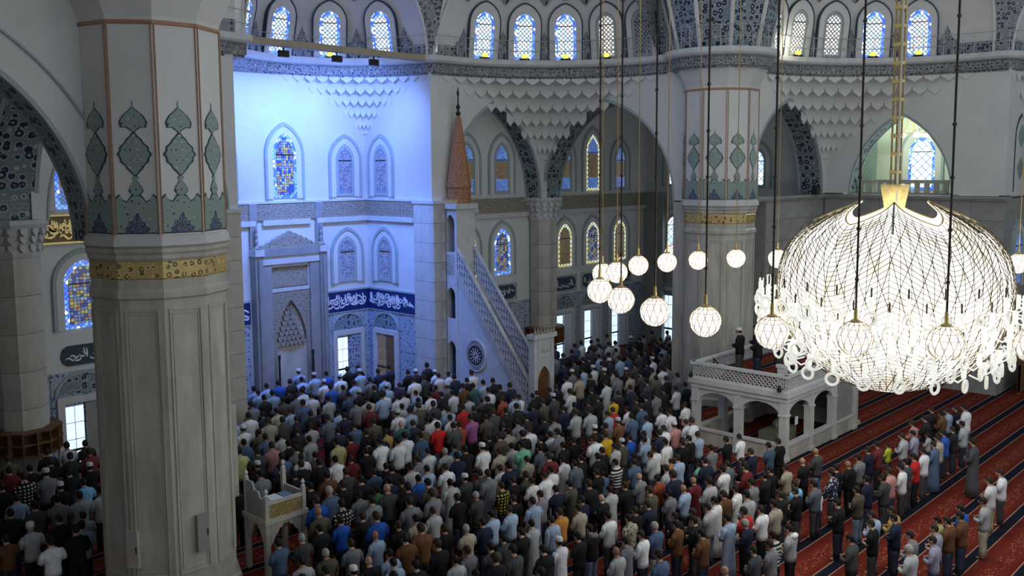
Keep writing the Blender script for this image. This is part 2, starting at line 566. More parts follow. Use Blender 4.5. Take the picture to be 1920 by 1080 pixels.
# qibla wall right and left of the mihrab niche
wq = MB().box(27.1, 44.0, 31.0, 31.4, 0, 15).build('wall_qibla_right', M['plaster'], kind='structure', label='qibla wall beside the minbar with tile dado and pointed windows')
FQ = Mk((0, 31.0, 0), (0, -1))
dado(wq, FQ, 27.4, 43.9, M['band_tile'], seed=3, inscr=False)
for i, xx in enumerate((29.6, 32.1, 36.68, 38.97, 41.47)):   # dark cartouches over the lower windows
    mb = MB().ring([(xx + 0.98 * math.cos(t) if False else xx + x_, z_) for x_, z_, t in []] or [(xx - 0.95, 3.55), (xx + 0.95, 3.55), (xx + 0.95, 4.4), (xx - 0.95, 4.4)],
                   [(xx - 0.86, 3.64), (xx + 0.86, 3.64), (xx + 0.86, 4.31), (xx - 0.86, 4.31)], -0.06, 0, True)
    o = mb.build('cartouche_border', M['sage_line'], wq); o.matrix_world = FQ
    pts = [(xx + sx * (0.62 + 0.24 * math.cos(t)), 3.97 + 0.33 * math.sin(t)) for sx, ts in ((1, (-1.5, -0.75, 0, 0.75, 1.5)), (-1, (1.5, 0.75, 0, -0.75, -1.5))) for t in ts]
    o = MB().extr(pts, -0.05, -0.0).build('cartouche', M['teal_dark'], wq); o.matrix_world = FQ
    mb = MB(); calligraphy(mb, xx - 0.75, xx + 0.75, 3.72, 4.24, -0.06, -0.05, 40 + i)
    l = mb.build('lettering', M['white_glaze'], o)
wql = MB().box(-3.0, 17.2, 31.0, 31.4, 0, 15).build('wall_qibla_left', M['plaster'], kind='structure', label='shaded qibla wall behind the thick near column')
dado(wql, FQ, 4.0, 17.4, None, seed=5, inscr=False)
for i, xx in enumerate((12.45,)):
    pts = [(xx + sx * (0.62 + 0.24 * math.cos(t)), 3.97 + 0.33 * math.sin(t)) for sx, ts in ((1, (-1.5, -0.75, 0, 0.75, 1.5)), (-1, (1.5, 0.75, 0, -0.75, -1.5))) for t in ts]
    o = MB().extr(pts, -0.05, -0.0).build('cartouche', M['teal_dark'], wql); o.matrix_world = FQ
    mb = MB(); calligraphy(mb, xx - 0.75, xx + 0.75, 3.72, 4.24, -0.06, -0.05, 77)
    mb.build('lettering', M['white_glaze'], o)
gp = MB().box(10.72, 15.6, -0.07, 0, 7.62, 8.56).build('gilt_inscription', M['gold_dark'], wql); gp.matrix_world = FQ
mb = MB(); calligraphy(mb, 10.80, 15.5, 7.72, 8.46, -0.10, -0.07, 12, 1.7); calligraphy(mb, 10.90, 15.5, 7.72, 8.46, -0.105, -0.07, 31, 1.3)
mb.build('lettering', M['gold'], gp)
o = MB().ring([(10.72, 7.62), (15.6, 7.62), (15.6, 8.56), (10.72, 8.56)], [(10.77, 7.68), (15.55, 7.68), (15.55, 8.50), (10.77, 8.50)], -0.095, -0.07, True).build('gilt_frame', M['gold'], gp)

# mihrab niche
wm = MB().box(17.2, 27.1, 34.5, 34.9, 0, 14.7).build('wall_mihrab', M['plaster'], kind='structure', label='blue-lit back wall of the mihrab niche')
FM = Mk((0, 34.5, 0), (0, -1))
dado(wm, FM, 17.55, 20.55, None, seed=8)
dado(wm, FM, 24.25, 26.72, None, seed=9)
o = MB().box(17.55, 26.75, -0.07, 0, 7.80, 8.50).build('relief_band', M['band_tile'], wm); o.matrix_world = FM
o = MB().box(17.55, 20.9, -0.13, 0, 7.58, 7.80).box(21.25, 23.6, -0.13, 0, 7.58, 7.80).box(23.95, 26.75, -0.13, 0, 7.58, 7.80).box(mx(26.75), 26.75, -0.1, 0, 8.5, 8.58).build('band_moulding', M['marble_white'], wm); o.matrix_world = FM
wr = MB().box(26.75, 27.1, 30.0, 34.5, 0, 14.7).build('wall_niche_right', M['plaster'], kind='structure', label='blue-lit return wall of the mihrab niche next to the minbar')
FR = Mk((26.75, 0, 0), (-1, 0))     # local x = -Y
dado(wr, FR, -34.48, -31.15, M['band_tile'], seed=10)
wl = MB().box(17.2, 17.55, 30.0, 34.5, 0, 14.7).build('wall_niche_left', M['plaster'], kind='structure', label='return wall of the mihrab niche hidden by the near column')
# marble pier at the niche mouth
for s in (0, 1):
    xa, xb = 26.69, 27.36
    if s: xa, xb = 16.9, 17.55
    mb = MB()
    o = empty('pier_niche_' + ('left' if s else 'right'), (0, 0, 0))
    tag(o, ('grey' if s else 'blue-lit') + ' marble pier at the mouth of the mihrab niche ' + ('behind the near column' if s else 'touching the minbar'), kind='structure')
    hgt = 8.42 / 10
    me = MB().box(xa, xb, 29.85, 31.15, 0.006, hgt - 0.006).mesh('marble_block', M['marble'])
    for k in range(10): inst(me, 'marble_block', o, (0, 0, k * hgt))
    MB().box(xa - 0.05, xb + 0.05, 29.8, 31.2, 8.42, 8.55).build('pier_cap', M['marble_white'], o)

# side wall of the corner bay
ws = MB().box(44.0, 44.4, 19.5, 31.4, 0, 15).build('wall_side_right', M['plaster'], kind='structure', label='white side wall of the far corner bay beyond the far column')
FS = Mk((44.0, 0, 0), (-1, 0))
dado(ws, FS, -30.9, -21, None, tile=False, inscr=False)
o = MB().box(-30.9, -20.3, -0.05, 0, 0.0, 4.4).build('marble_dado', M['marble_dark'], ws); o.matrix_world = FS
o = MB().box(-30.98, -29.7, -0.35, 0, 0.0, 8.5).build('pilaster', M['marble_dark'], ws); o.matrix_world = FS


# ------------------------------------------------------------------ arch walls
def arch_wall(name, F, a0, a1, z1, ac, w, zs, za, depth, label, trim=True, n=16, z0=None):
    A = [(ac + x, z) for x, z in arc2(w, zs, za, n)]
    mb = MB()
    for y in (0, depth):
        for p, q in zip(A[:-1], A[1:]):
            mb.quad((p[0], y, p[1]), (q[0], y, q[1]), (q[0], y, z1), (p[0], y, z1))
    mb.box(a0, ac - w / 2, 0, depth, zs, z1).box(ac + w / 2, a1, 0, depth, zs, z1)
    mb.quad((a0, 0, z1), (a1, 0, z1), (a1, depth, z1), (a0, depth, z1))
    o = mb.build(name, M['plaster'], kind='structure', label=label)
    o.matrix_world = F
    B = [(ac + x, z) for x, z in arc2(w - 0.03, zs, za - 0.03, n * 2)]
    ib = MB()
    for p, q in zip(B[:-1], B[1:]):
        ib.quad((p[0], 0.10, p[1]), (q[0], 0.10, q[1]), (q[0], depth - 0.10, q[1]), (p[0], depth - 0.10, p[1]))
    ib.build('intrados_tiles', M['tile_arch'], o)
    e = MB()
    C = [(ac + x, z) for x, z in arc2(w - 0.05, zs, za - 0.05, n * 2)]
    D = [(ac + x, z) for x, z in arc2(w + 0.10, zs, za + 0.10, n * 2)]
    e.ring(D, C, -0.03, 0.10)
    e.ring(D, C, depth - 0.1, depth + 0.03)
    e.build('arch_border', M['sage_line'], o)
    return o


F30 = Mk((0, 30.0, 0), (0, -1))
F34 = Mk((34.0, 0, 0), (-1, 0))
arch_wall('wall_arch_qibla', F30, 27.1, 34.2, 14.0, 30.7, 6.05, 8.45, 12.92, 0.98, 'white arch wall over the minbar with tiled pointed arch')
arch_wall('wall_arch_corner', F34, -30.6, -20.9, 14.0, -26.35, 7.5, 8.45, 12.92, 1.34, 'white wall with wide tiled pointed arch left of the far column')
arch_wall('wall_arch_qibla_left', F30, mx(34.2), 17.2, 14.0, mx(30.7), 6.05, 8.45, 12.92, 0.98, 'arch wall behind the near column')
arch_wall('wall_arch_left', Mk((9.5, 0, 0), (-1, 0)), -30.6, -20.9, 15.0, -26.35, 7.5, 8.45, 12.92, 1.34, 'shaded tiled arch wall behind the near column', n=24)
la = arch_wall('wall_arch_near', Mk((0, 20.8, 0), (0, -1)), -0.5, 8.8, 16.4, 5.51, 6.18, 8.39, 12.72, 1.0, 'big shaded white arch wall springing from the near column at the left edge', n=24)
g = MB().ring([(5.51 + x, z) for x, z in arc2(7.55, 8.39, 13.55, 24)], [(5.51 + x, z) for x, z in arc2(7.46, 8.39, 13.50, 24)], -0.06, 0.0)
g.build('moulding_line', M['sage_line'], la)
MB().box(-3.0, 9.2, 20.8, 31.0, 15.2, 15.4).build('ceiling_left_bay', M['plaster'], kind='structure', label='roof of the shaded left corner bay')
MB().box(-3.4, 8.2, -7.0, 20.8, 16.4, 16.6).build('ceiling_left_aisle', M['plaster'], kind='structure', label='roof of the left side gallery')
MB().box(-3.4, -3.0, -7.0, 31.4, 0, 16.4).build('wall_left', M['plaster'], kind='structure', label='outer left wall of the hall')
MB().box(35.4, 44.4, 21.3, 31.4, 15.0, 15.2).build('ceiling_right_bay', M['plaster'], kind='structure', label='roof of the far corner bay')
a3 = arch_wall('wall_arch_side', Mk((0, 20.0, 0), (0, -1)), 35.4, 43.3, 14.0, 39.3, 6.9, 8.62, 12.88, 1.2, 'white wall with tiled pointed arch right of the far column')
a4 = arch_wall('wall_arch_gallery', Mk((43.0, 0, 0), (-1, 0)), -20.0, -12.0, 14.0, -16.46, 4.57, 8.66, 12.24, 0.9, 'white wall with pointed arch opening to the green-lit gallery')

# marble slab walls under the gallery
def slab_wall(name, F, a0, a1, z1, na, nz, label):
    r = MB().box(a0, a1, 0.03, 0.55, 0, z1).build(name, M['marble_dark'], kind='structure', label=label)
    r.matrix_world = F
    w_, h_ = (a1 - a0) / na, z1 / nz
    me = MB().box(0.008, w_ - 0.008, 0.0, 0.035, 0.008, h_ - 0.008).mesh('marble_slab', M['marble_dark'])
    for i in range(na):
        for k in range(nz):
            inst(me, 'marble_slab', r, (a0 + i * w_, 0, k * h_))
    return r


s1 = slab_wall('wall_marble_side', Mk((0, 20.05, 0), (0, -1)), 37.4, 43.4, 8.5, 4, 9, 'grey marble wall below the tiled arch right of the far column')
s2 = slab_wall('wall_marble_gallery', Mk((43.05, 0, 0), (-1, 0)), -20.0, -12.0, 8.5, 6, 9, 'grey marble wall and pier below the gallery behind the big chandelier')
for F, a0, a1 in ((Mk((0, 20.0, 0), (0, -1)), 36.0, 43.3), (Mk((43.0, 0, 0), (-1, 0)), -20.2, -11.9)):
    o = MB().box(a0, a1, -0.12, 0.6, 8.5, 8.6).box(a0, a1, -0.06, 0.5, 8.42, 8.5).build('trim_gallery_ledge', M['marble_dark'], kind='structure', label='stone ledge at gallery level')
    o.matrix_world = F
# carved door surround on the side marble wall
ds = empty('door_surround', mat=Mk((41.7, 20.0, 0), (0, -1)))
tag(ds, 'carved marble door surround with crested pediment beside the big chandelier', 'door surround')
MB().box(-1.05, -0.8, -0.10, 0, 0, 6.6).build('jamb', M['marble_dark'], ds)
MB().box(0.8, 1.05, -0.10, 0, 0, 6.6).build('jamb', M['marble_dark'], ds)
MB().box(-1.15, 1.15, -0.16, 0, 6.4, 6.75).build('lintel', M['marble_dark'], ds)
MB().extr([(-1.1, 6.75), (-0.95, 7.2), (-0.6, 6.95), (-0.3, 7.15), (0, 7.4), (0.3, 7.15), (0.6, 6.95), (0.95, 7.2), (1.1, 6.75)], -0.08, 0).build('crest', M['marble_dark'], ds)
MB().box(-0.8, 0.8, -0.02, 0, 0, 6.4).build('door_panel', M['dark_panel'], ds)

# gallery room behind the arch, lit green-white
gr = MB().box(43.6, 47.4, 12.0, 21, 8.3, 8.5).build('floor_gallery', M['marble_dark'], kind='structure', label='gallery floor')
gb = MB().box(47.4, 47.7, 11.0, 21.5, 8.5, 14.5).build('wall_gallery_back', M['green_lit_plaster'], kind='structure', label='pale green-lit back wall of the gallery seen through the arch')
FG = Mk((47.4, 0, 0), (-1, 0))
o = MB().box(-21.5, -19.3, -0.4, 0, 8.5, 14.5).build('pilaster', M['tile_sage'], gb); o.matrix_world = FG
MB().box(43.95, 47.4, 12.32, 12.5, 8.5, 14.5).box(43.95, 47.4, 20.6, 20.9, 8.5, 14.5).build('wall_gallery_side', M['green_lit_plaster'], kind='structure', label='side walls of the gallery room')
lamp('gallery_light', 'POINT', (45.3, 16.8, 11.9), 220, (0.86, 1.0, 0.74), shadow_soft_size=0.3)
bl = empty('gallery_balustrade', mat=Mk((43.95, 0, 0), (-1, 0)))
tag(bl, 'low stone balustrade with small arched openings in the gallery arch', 'balustrade')
MB().box(-18.7, -14.2, 0.0, 0.2, 9.12, 9.28).build('rail', M['marble'], bl)
MB().box(-18.7, -14.2, 0.0, 0.2, 8.6, 8.7).build('plinth', M['marble'], bl)
for k in range(11):
    MB().box(-18.7 + k * 0.43, -18.5 + k * 0.43, 0.02, 0.18, 8.7, 9.12).build('baluster', M['marble'], bl)
gc = empty('gallery_chandelier', (46.2, 17.1, 11.5))
tag(gc, 'small hanging lamp with a row of white bulbs in the gallery arch', 'chandelier')
MB().tube([(0, 0, 0), (0, 0, 2.6)], 0.015).build('cord', M['brass'], gc)
MB().tube([(0.3 * math.cos(t), 0.75 * math.sin(t), 0) for t in [2 * PI * i / 16 for i in range(17)]], 0.02).build('hoop', M['brass'], gc)
for k in range(7):
    t = 2 * PI * k / 7
    MB().sphere((0.3 * math.cos(t), 0.75 * math.sin(t), -0.12), 0.10, 8, 6).build('bulb', M['lamp_white'], gc)
    MB().tube([(0.3 * math.cos(t), 0.75 * math.sin(t), 0), (0, 0, 0.9)], 0.01, 4).build('stay', M['brass'], gc)

# side niche on the far right
wn = MB().box(43.9, 47.4, 12.0, 12.3, 8.6, 14.7).build('wall_side_niche', M['plaster'], kind='structure', label='shaded niche wall at the right edge with painted medallions')
MB().box(43.6, 47.4, 12.0, 12.3, 0, 8.3).build('wall_side_niche_lower', M['marble_dark'], kind='structure', label='marble wall of the side niche at the right edge')
MB().box(47.4, 47.8, -6, 12.4, 0, 14.7).build('wall_side_niche_back', M['marble_dark'], kind='structure', label='back wall of the side niche')


# ------------------------------------------------------------------ cornice, railing, exedra domes
def arcp(c, r, a0, a1, n): return [(c[0] + r * math.cos(math.radians(a0 + (a1 - a0) * i / n)), c[1] + r * math.sin(math.radians(a0 + (a1 - a0) * i / n))) for i in range(n + 1)]


E1, R1 = (22.42, 30.2), 4.33
E2, R2 = (27.4, 23.4), 6.6
E3, R3 = (36.4, 13.4), 6.6
E4, R4 = (43.2, 7.67), 4.33
path = [(mx(31.5), 28.9), (mx(28.9), 29.8)] + arcp(E1, R1, 180, 0, 28) + [(26.9, 29.95)] + arcp(E2, R2, 92, 0, 24) + arcp(CR, 1.95, 112, 330, 20) + arcp(E3, R3, 88, 0, 24) + [(43.0, 12.1)] + arcp(E4, R4, 88, -60, 20)


def sweep(mb, path, prof):
    rings = []
    for i, p in enumerate(path):
        q0, q1 = path[max(i - 1, 0)], path[min(i + 1, len(path) - 1)]
        dx, dy = q1[0] - q0[0], q1[1] - q0[1]
        l = math.hypot(dx, dy) or 1
        nx, ny = dy / l, -dx / l
        rings.append([(p[0] + nx * o_, p[1] + ny * o_, z) for o_, z in prof])
    mb.loft(rings, False)
    return mb


sweep(MB(), path, [(-0.25, 13.88), (0.04, 13.88), (0.04, 13.95), (0.14, 13.97), (0.18, 14.32), (0.0, 14.34)]).build('trim_cornice_tiles', M['cornice_tile'], kind='structure', label='curving cornice band of dark arabesque tiles')
sweep(MB(), path, [(0.10, 14.32), (0.36, 14.38), (0.42, 14.46), (0.42, 14.66), (-0.45, 14.66)]).build('trim_cornice_ledge', M['marble_white'], kind='structure', label='pale stone ledge above the tiled cornice')
rl = empty('balcony_railing')
tag(rl, 'thin metal railing running along the curved cornice ledge', 'railing')
for z in (15.05, 15.5):
    mb = MB()
    rp = []
    for i, p in enumerate(path):
        q0, q1 = path[max(i - 1, 0)], path[min(i + 1, len(path) - 1)]
        dx, dy = q1[0] - q0[0], q1[1] - q0[1]
        l = math.hypot(dx, dy) or 1
        rp.append((p[0] + dy / l * 0.32, p[1] - dx / l * 0.32, z))
    mb.tube(rp, 0.016, 4)
    mb.build('rail', M['steel'], rl)
pm = MB().tube([(0, 0, 14.66), (0, 0, 15.52)], 0.014, 4).mesh('post', M['steel'])
for i in range(1, len(rp), 1): inst(pm, 'post', rl, (rp[i][0], rp[i][1], 0))
# straight tie beam across the niche mouth with the flood lights
tb = empty('tie_beam', (X0, 30.1, 14.4))
tag(tb, 'straight tan beam spanning the mouth of the blue niche', 'beam')
MB().box(-4.6, 4.5, -0.16, 0.16, 0.0, 0.24).build('beam_body', M['tan'], tb)
for k, xx in enumerate((-2.62, -0.22, 1.58)):
    fl = empty('flood_lamp', (X0 + xx, 30.28, 14.18))
    tag(fl, ('first', 'second', 'third')[k] + ' blue flood lamp hanging under the tan beam, counted from the near column', 'lamp', 'flood lamps under the beam')
    MB().box(-0.2, 0.2, -0.08, 0.08, -0.12, 0.12).build('housing', M['black'], fl)
    MB().box(-0.17, 0.17, 0.08, 0.09, -0.09, 0.09).build('lens', M['blue_lens'], fl)
    MB().tube([(0, 0, 0.12), (0, 0, 0.24)], 0.03, 5).build('bracket', M['black'], fl)


def rz_at(R, z): return R * math.sqrt(max(0.0, 1 - ((z - 14.6) / (R * 1.05)) ** 2))


def half_dome(name, E, R, a0, a1, label, ztop=None):
    ztop = ztop or 14.6 + R * 0.9
    rings = []
    nz = 12
    for i in range(nz + 1):
        z = 14.6 + (ztop - 14.6) * i / nz
        r = rz_at(R, z)
        rings.append([(p[0], p[1], z) for p in arcp(E, r, a0, a1, 36)])
    o = MB().loft(rings, False).build(name, M['dome_white'], smooth=True, kind='structure', label=label)
    # painted arabesque frieze at the foot
    rings = []
    for z in (14.66, 14.9, 15.15):
        rings.append([(p[0], p[1], z) for p in arcp(E, rz_at(R, z) - 0.03, a0, a1, 36)])
    MB().loft(rings, False).build('painted_frieze', M['tile_dome'], o)
    return o


hd1 = half_dome('ceiling_half_dome_niche', E1, R1, 180, 0, 'painted half dome over the blue-lit mihrab niche')
hd2 = half_dome('ceiling_half_dome_corner', E2, R2, 92, 0, 'painted half dome with five windows above the minbar arches')
hd3 = half_dome('ceiling_half_dome_side', E3, R3, 90, -7, 'painted half dome with windows above the gallery arch')
hd4 = half_dome('ceiling_half_dome_edge', E4, R4, 90, -60, 'painted half dome at the right edge')
half_dome('ceiling_half_dome_left', (mx(E2[0]), E2[1]), R2, 178, 88, 'half dome behind the near column')
# tiled spandrels between neighbouring half domes
def spandrel(ea, eb, label, zt=18.5, mid=None, n=10):
    mb = MB()
    rings = []
    for i in range(n + 1):
        z = 14.62 + (zt - 14.62) * i / n
        a, b = ea(z), eb(z)
        row = [(*a, z)]
        for k in range(1, 4):
            row.append((a[0] + (b[0] - a[0]) * k / 4, a[1] + (b[1] - a[1]) * k / 4, z))
        row.append((*b, z))
        rings.append(row)
    o = mb.loft(rings, False).build('trim_spandrel', M['tile_dome'], kind='structure', label=label)
    for e in (ea, eb):
        pts = [(*e(14.62 + (zt - 14.62) * i / n), 14.62 + (zt - 14.62) * i / n) for i in range(n + 1)]
        MB().tube(pts, 0.06, 5).build('spandrel_rib', M['dome_white'], o)
    return o


spandrel(lambda z: (E1[0] + rz_at(R1, z) - 0.02, 30.15), lambda z: (26.9 + 0.25 * (z - 14.6), E2[1] + rz_at(R2, z) - 0.04), 'dark tiled spandrel rising above the minbar spire')
spandrel(lambda z: (mx(26.9), E2[1] + rz_at(R2, z) - 0.04), lambda z: (E1[0] - rz_at(R1, z) + 0.02, 30.15), 'dark tiled spandrel beside the near column')
spandrel(lambda z: (E3[0] + rz_at(R3, z) - 0.04, 12.7), lambda z: (43.1, E4[1] + rz_at(R4, z)), 'dark tiled spandrel at the right edge')
# faceted tiled pendentive over the far column
pd = empty('pendentive_far_column')
tag(pd, 'faceted pendentive of dark arabesque panels above the far column', kind='structure')
ph = math.radians(5)
for k in range(10):
    t0, t1 = ph + 2 * PI * k / 10, ph + 2 * PI * (k + 1) / 10
    def P(r, t, z): return (CR[0] + r * math.cos(t), CR[1] + r * math.sin(t), z)
    tm = (t0 + t1) / 2
    if math.cos(tm - math.radians(225)) < -0.35: continue
    MB().quad(P(1.9, t0, 14.62), P(1.9, t1, 14.62), P(2.9, t1, 18.8), P(2.9, t0, 18.8)).build('tile_panel', M['tile_navy'], pd)
    MB().tube([P(1.92, t0, 14.62), P(2.92, t0, 18.8)], 0.09, 6).build('rib', M['dome_white'], pd)
# vault strips that close the sky beside the domes
MB().quad((34.0, 23.4, 14.6), (36.4, 23.4, 14.6), (36.4, 23.4, 19.5), (30, 23.4, 19.5)).build('wall_upper_corner', M['tile_dome'], kind='structure', label='tiled wall above the far column')
MB().quad((36.4, 20.0, 14.6), (34.0, 23.4, 14.6), (34.0, 23.4, 19.5), (36.4, 20.0, 19.5)).build('wall_upper_column', M['tile_dome'], kind='structure', label='tiled wall behind the pendentive')


# ------------------------------------------------------------------ muqarnas corners
def muqarnas(corner, rs, zs, label, name):
    cx, cy = corner
    o = empty(name)
    tag(o, label, kind='structure')
    nr = len(rs)
    for k in range(nr - 1):
        n = 5 + 2 * k
        A = arcp((cx - rs[k], cy - rs[k]), rs[k], 0, 90, n)
        B = arcp((cx - rs[k + 1], cy - rs[k + 1]), rs[k + 1], 0, 90, n)
        mb = MB()
        for i in range(n):
            zm = zs[k] + 0.45 * (zs[k + 1] - zs[k])
            mb.quad((*A[i], zs[k]), (*A[i + 1], zs[k]), (*A[i + 1], zm), (*A[i], zm))
            mb.quad((*A[i], zm), (*A[i + 1], zm), (*B[i + 1], zs[k + 1]), (*B[i], zs[k + 1]))
        mb.build('muqarnas_tier', M['plaster'], o)
        seg = rs[k + 1] * PI / 2 / n
        h = (zs[k + 1] - zs[k]) * 0.60
        d = 0.02 + 0.012 * seg
        s_ = seg * 0.46
        cell = MB()
        out = [(-s_, 0), (-s_, -h * 0.35), (-s_ * 0.35, -h * 0.75), (0, -h), (s_ * 0.35, -h * 0.75), (s_, -h * 0.35), (s_, 0)]
        inn = [(-s_ * 0.6, 0), (-s_ * 0.6, -h * 0.2), (-s_ * 0.25, -h * 0.45), (0, -h * 0.6), (s_ * 0.25, -h * 0.45), (s_ * 0.6, -h * 0.2), (s_ * 0.6, 0)]
        cell.extr(out[::-1], -d, 0.04)
        me = cell.mesh('muqarnas_cell', M['plaster'])
        for i in range(n):
            px, py = (B[i][0] + B[i + 1][0]) / 2, (B[i][1] + B[i + 1][1]) / 2
            ang = math.atan2(py - (cy - rs[k + 1]), px - (cx - rs[k + 1]))
            c = inst(me, 'muqarnas_cell', o)
            c.matrix_world = frame((px, py, zs[k + 1]), (-math.cos(ang), -math.sin(ang)))
    return o


muqarnas((34.0, 30.0), [0.25, 0.8, 1.6, 2.6, 3.9, 5.3, 6.6], [10.3, 11.0, 11.6, 12.2, 12.8, 13.4, 13.9], 'white muqarnas corner between the two tiled arches', 'trim_muqarnas_corner')
muqarnas((43.0, 20.0), [0.25, 0.8, 1.6, 2.6, 3.9, 5.3, 6.6], [10.3, 11.0, 11.6, 12.2, 12.8, 13.4, 13.9], 'white muqarnas corner between tiled arch and gallery arch', 'trim_muqarnas_side')
muqarnas((26.75, 34.5), [0.2, 0.6, 1.2, 2.0, 3.0, 4.3], [11.5, 12.0, 12.5, 13.0, 13.45, 13.9], 'blue-lit muqarnas in the corner of the mihrab niche', 'trim_muqarnas_niche')
muqarnas((47.4, 12.0), [0.25, 0.8, 1.6, 2.6, 3.6, 4.3], [10.3, 11.0, 11.6, 12.4, 13.2, 13.9], 'muqarnas in the side niche at the right edge', 'trim_muqarnas_edge')


# ------------------------------------------------------------------ big columns
def lobed(w, z0, z1, lobes=3):
    """ogee medallion outline with small lobes"""
    R = []
    n = 22
    for i in range(n + 1):
        t = i / n
        prof = math.sin(PI * t) ** 0.75 * (1 - 0.22 * math.cos(2 * PI * t)) / 1.22
        tip = (0.5 + 0.5 * math.cos(PI * (2 * t - 1))) if False else 1
        bump = 1 + 0.07 * math.cos(lobes * 4 * PI * t)
        R.append((w / 2 * prof * bump, z0 + (z1 - z0) * t))
    return R + [(-x, z) for x, z in reversed(R[1:-1])]


def scale_poly(P, cx, cz, sx, sz): return [(cx + (x - cx) * sx, cz + (z - cz) * sz) for x, z in P]


def motif_meshes():
    out = []
    leaf = [(0, 11.44), (0.015, 11.30), (0.10, 11.22), (0.22, 11.12), (0.30, 10.98), (0.27, 10.86), (0.16, 10.87), (0.06, 10.80), (0, 10.74)]
    leaf = leaf + [(-x, z) for x, z in reversed(leaf[1:-1])]
    tear = [(0, 9.87), (0.07, 9.80), (0.03, 9.74), (0.12, 9.62), (0.16, 9.52), (0.08, 9.42)]
    tear = tear + [(-x, z) for x, z in reversed(tear[1:])]
    band = [(-0.45, 8.60), (-0.45, 9.38), (-0.36, 9.46), (-0.30, 9.34), (-0.2, 9.30), (-0.12, 9.42), (0, 9.48), (0.12, 9.42), (0.2, 9.30), (0.30, 9.34), (0.36, 9.46), (0.45, 9.38), (0.45, 8.60)]
    med = lobed(0.70, 9.82, 10.78)
    rose = [(-0.30, 8.62), (-0.34, 8.74), (-0.22, 8.80), (-0.22, 8.92), (-0.10, 8.92), (-0.06, 9.04), (0, 9.12), (0.06, 9.04), (0.10, 8.92), (0.22, 8.92), (0.22, 8.80), (0.34, 8.74), (0.30, 8.62)]
    for nm, P, c in (('painted_leaf', leaf, (0, 11.05)), ('painted_medallion', med, (0, 10.3)), ('painted_drop', tear, (0, 9.62)), ('painted_frieze', band, (0, 8.98))):
        o_ = MB().extr(P, -0.012, 0).mesh(nm, M['teal_dark'])
        sx = 0.88 if nm != 'painted_frieze' else 0.96
        i_ = MB().extr(scale_poly(P, c[0], c[1], sx, 0.92), -0.020, 0).mesh(nm + '_fill', M['tile_sage'])
        out.append((nm, o_, i_))
    out.append(('painted_rosette', MB().extr(scale_poly(rose, 0, 8.62, 0.8, 0.85), -0.03, 0).mesh('painted_rosette', M['tile_blossom']), None))
    return out


MOT = motif_meshes()


def column(C, phase, label, capz, dr):
    o = empty('column', (C[0], C[1], 0))
    tag(o, label, kind='structure')
    n = 10
    ph = math.radians(phase)
    def dec(prof, name, mat): return MB().lathe(prof, n, (0, 0), ph).build(name, mat, o)
    dec([(1.62, 0), (1.62, 0.28), (1.56, 0.36), (1.52, 0.62)], 'plinth', M['marble'])
    dec([(1.50, 0.62), (1.50, 7.15)], 'shaft', M['marble'])
    dec([(1.50, 7.15), (1.56, 7.2), (1.56, 7.32), (1.51, 7.4), (1.51, 7.6)], 'neck_moulding', M['marble'])
    dec([(1.51, 7.6), (1.53, 7.64), (1.53, 7.96), (1.51, 8.0)], 'gilt_band', M['gold_pattern'])
    dec([(1.52, 8.0), (1.56, 8.06), (1.56, 8.14), (1.60, 8.2), (1.60, 8.28), (dr, 8.30)], 'moulding', M['marble'])
    dec([(dr, 8.28), (dr + 0.09, 8.34), (dr + 0.04, 8.54), (dr, 8.56)], 'collar', M['marble_white'])
    dec([(dr, 8.55), (dr, 13.06)], 'painted_drum', M['plaster'])
    dec([(dr + 0.01, 13.02), (dr + 0.03, 13.04), (dr + 0.03, 13.09), (dr + 0.01, 13.11)], 'drum_border', M['copper'])
    dec([(dr, 13.1), (dr + 0.02, 13.2), (1.92, capz), (1.92, capz + 0.1)], 'flared_cap', M['plaster'])
    ap = 1.50 * math.cos(PI / n)
    fw = 2 * 1.50 * math.sin(PI / n)
    fr = MB()
    def rect(w, z0, z1): return [(-w / 2, z0), (w / 2, z0), (w / 2, z1), (-w / 2, z1)]
    fr.ring(rect(fw - 0.20, 0.9, 6.95), rect(fw - 0.28, 0.94, 6.91), -0.03, 0, True)
    fr.ring(rect(fw - 0.34, 1.0, 6.85), rect(fw - 0.38, 1.02, 6.83), -0.015, 0, True)
    frm = fr.mesh('panel_moulding', M['marble'])
    rod = MB().tube([(-0.035, 0, 8.58), (-0.035, 0, 13.04)], 0.015, 5).tube([(0.035, 0, 8.58), (0.035, 0, 13.04)], 0.015, 5).mesh('corner_rod', M['copper'])
    ap2 = dr * math.cos(PI / n)
    for k in range(n):
        t = ph + PI / n + 2 * PI * k / n
        dx, dy = math.cos(t), math.sin(t)
        F = frame((C[0] + ap * dx, C[1] + ap * dy, 0), (dx, dy))
        c = inst(frm, 'panel_moulding', o); c.matrix_world = F
        tv = ph + 2 * PI * k / n
        c = inst(rod, 'corner_rod', o)
        c.matrix_world = frame((C[0] + (dr + 0.005) * math.cos(tv), C[1] + (dr + 0.005) * math.sin(tv), 0), (math.cos(tv), math.sin(tv)))
        F = frame((C[0] + ap2 * dx, C[1] + ap2 * dy, 0), (dx, dy))
        for nm, a, b in MOT:
            c = inst(a, nm, o); c.matrix_world = F @ Matrix.Diagonal((dr / 1.58, 1, 1, 1))
            if b is not None:
                d = inst(b, nm + '_fill', c)
    return o


colL = column(CL, 31, 'thick near marble column with painted medallions and gilt band', 13.95, 1.545)
colR = column(CR, 5, 'far marble column with painted medallions behind the small globe lamps', 13.9, 1.575)
# near column continues upward with plaster facets and a few muqarnas cells
MB().lathe([(1.92, 14.0), (2.3, 15.0), (2.9, 17.0)], 10, CL, math.radians(31)).build('column_head', M['plaster'], kind='structure', label='white plaster head above the thick near column')
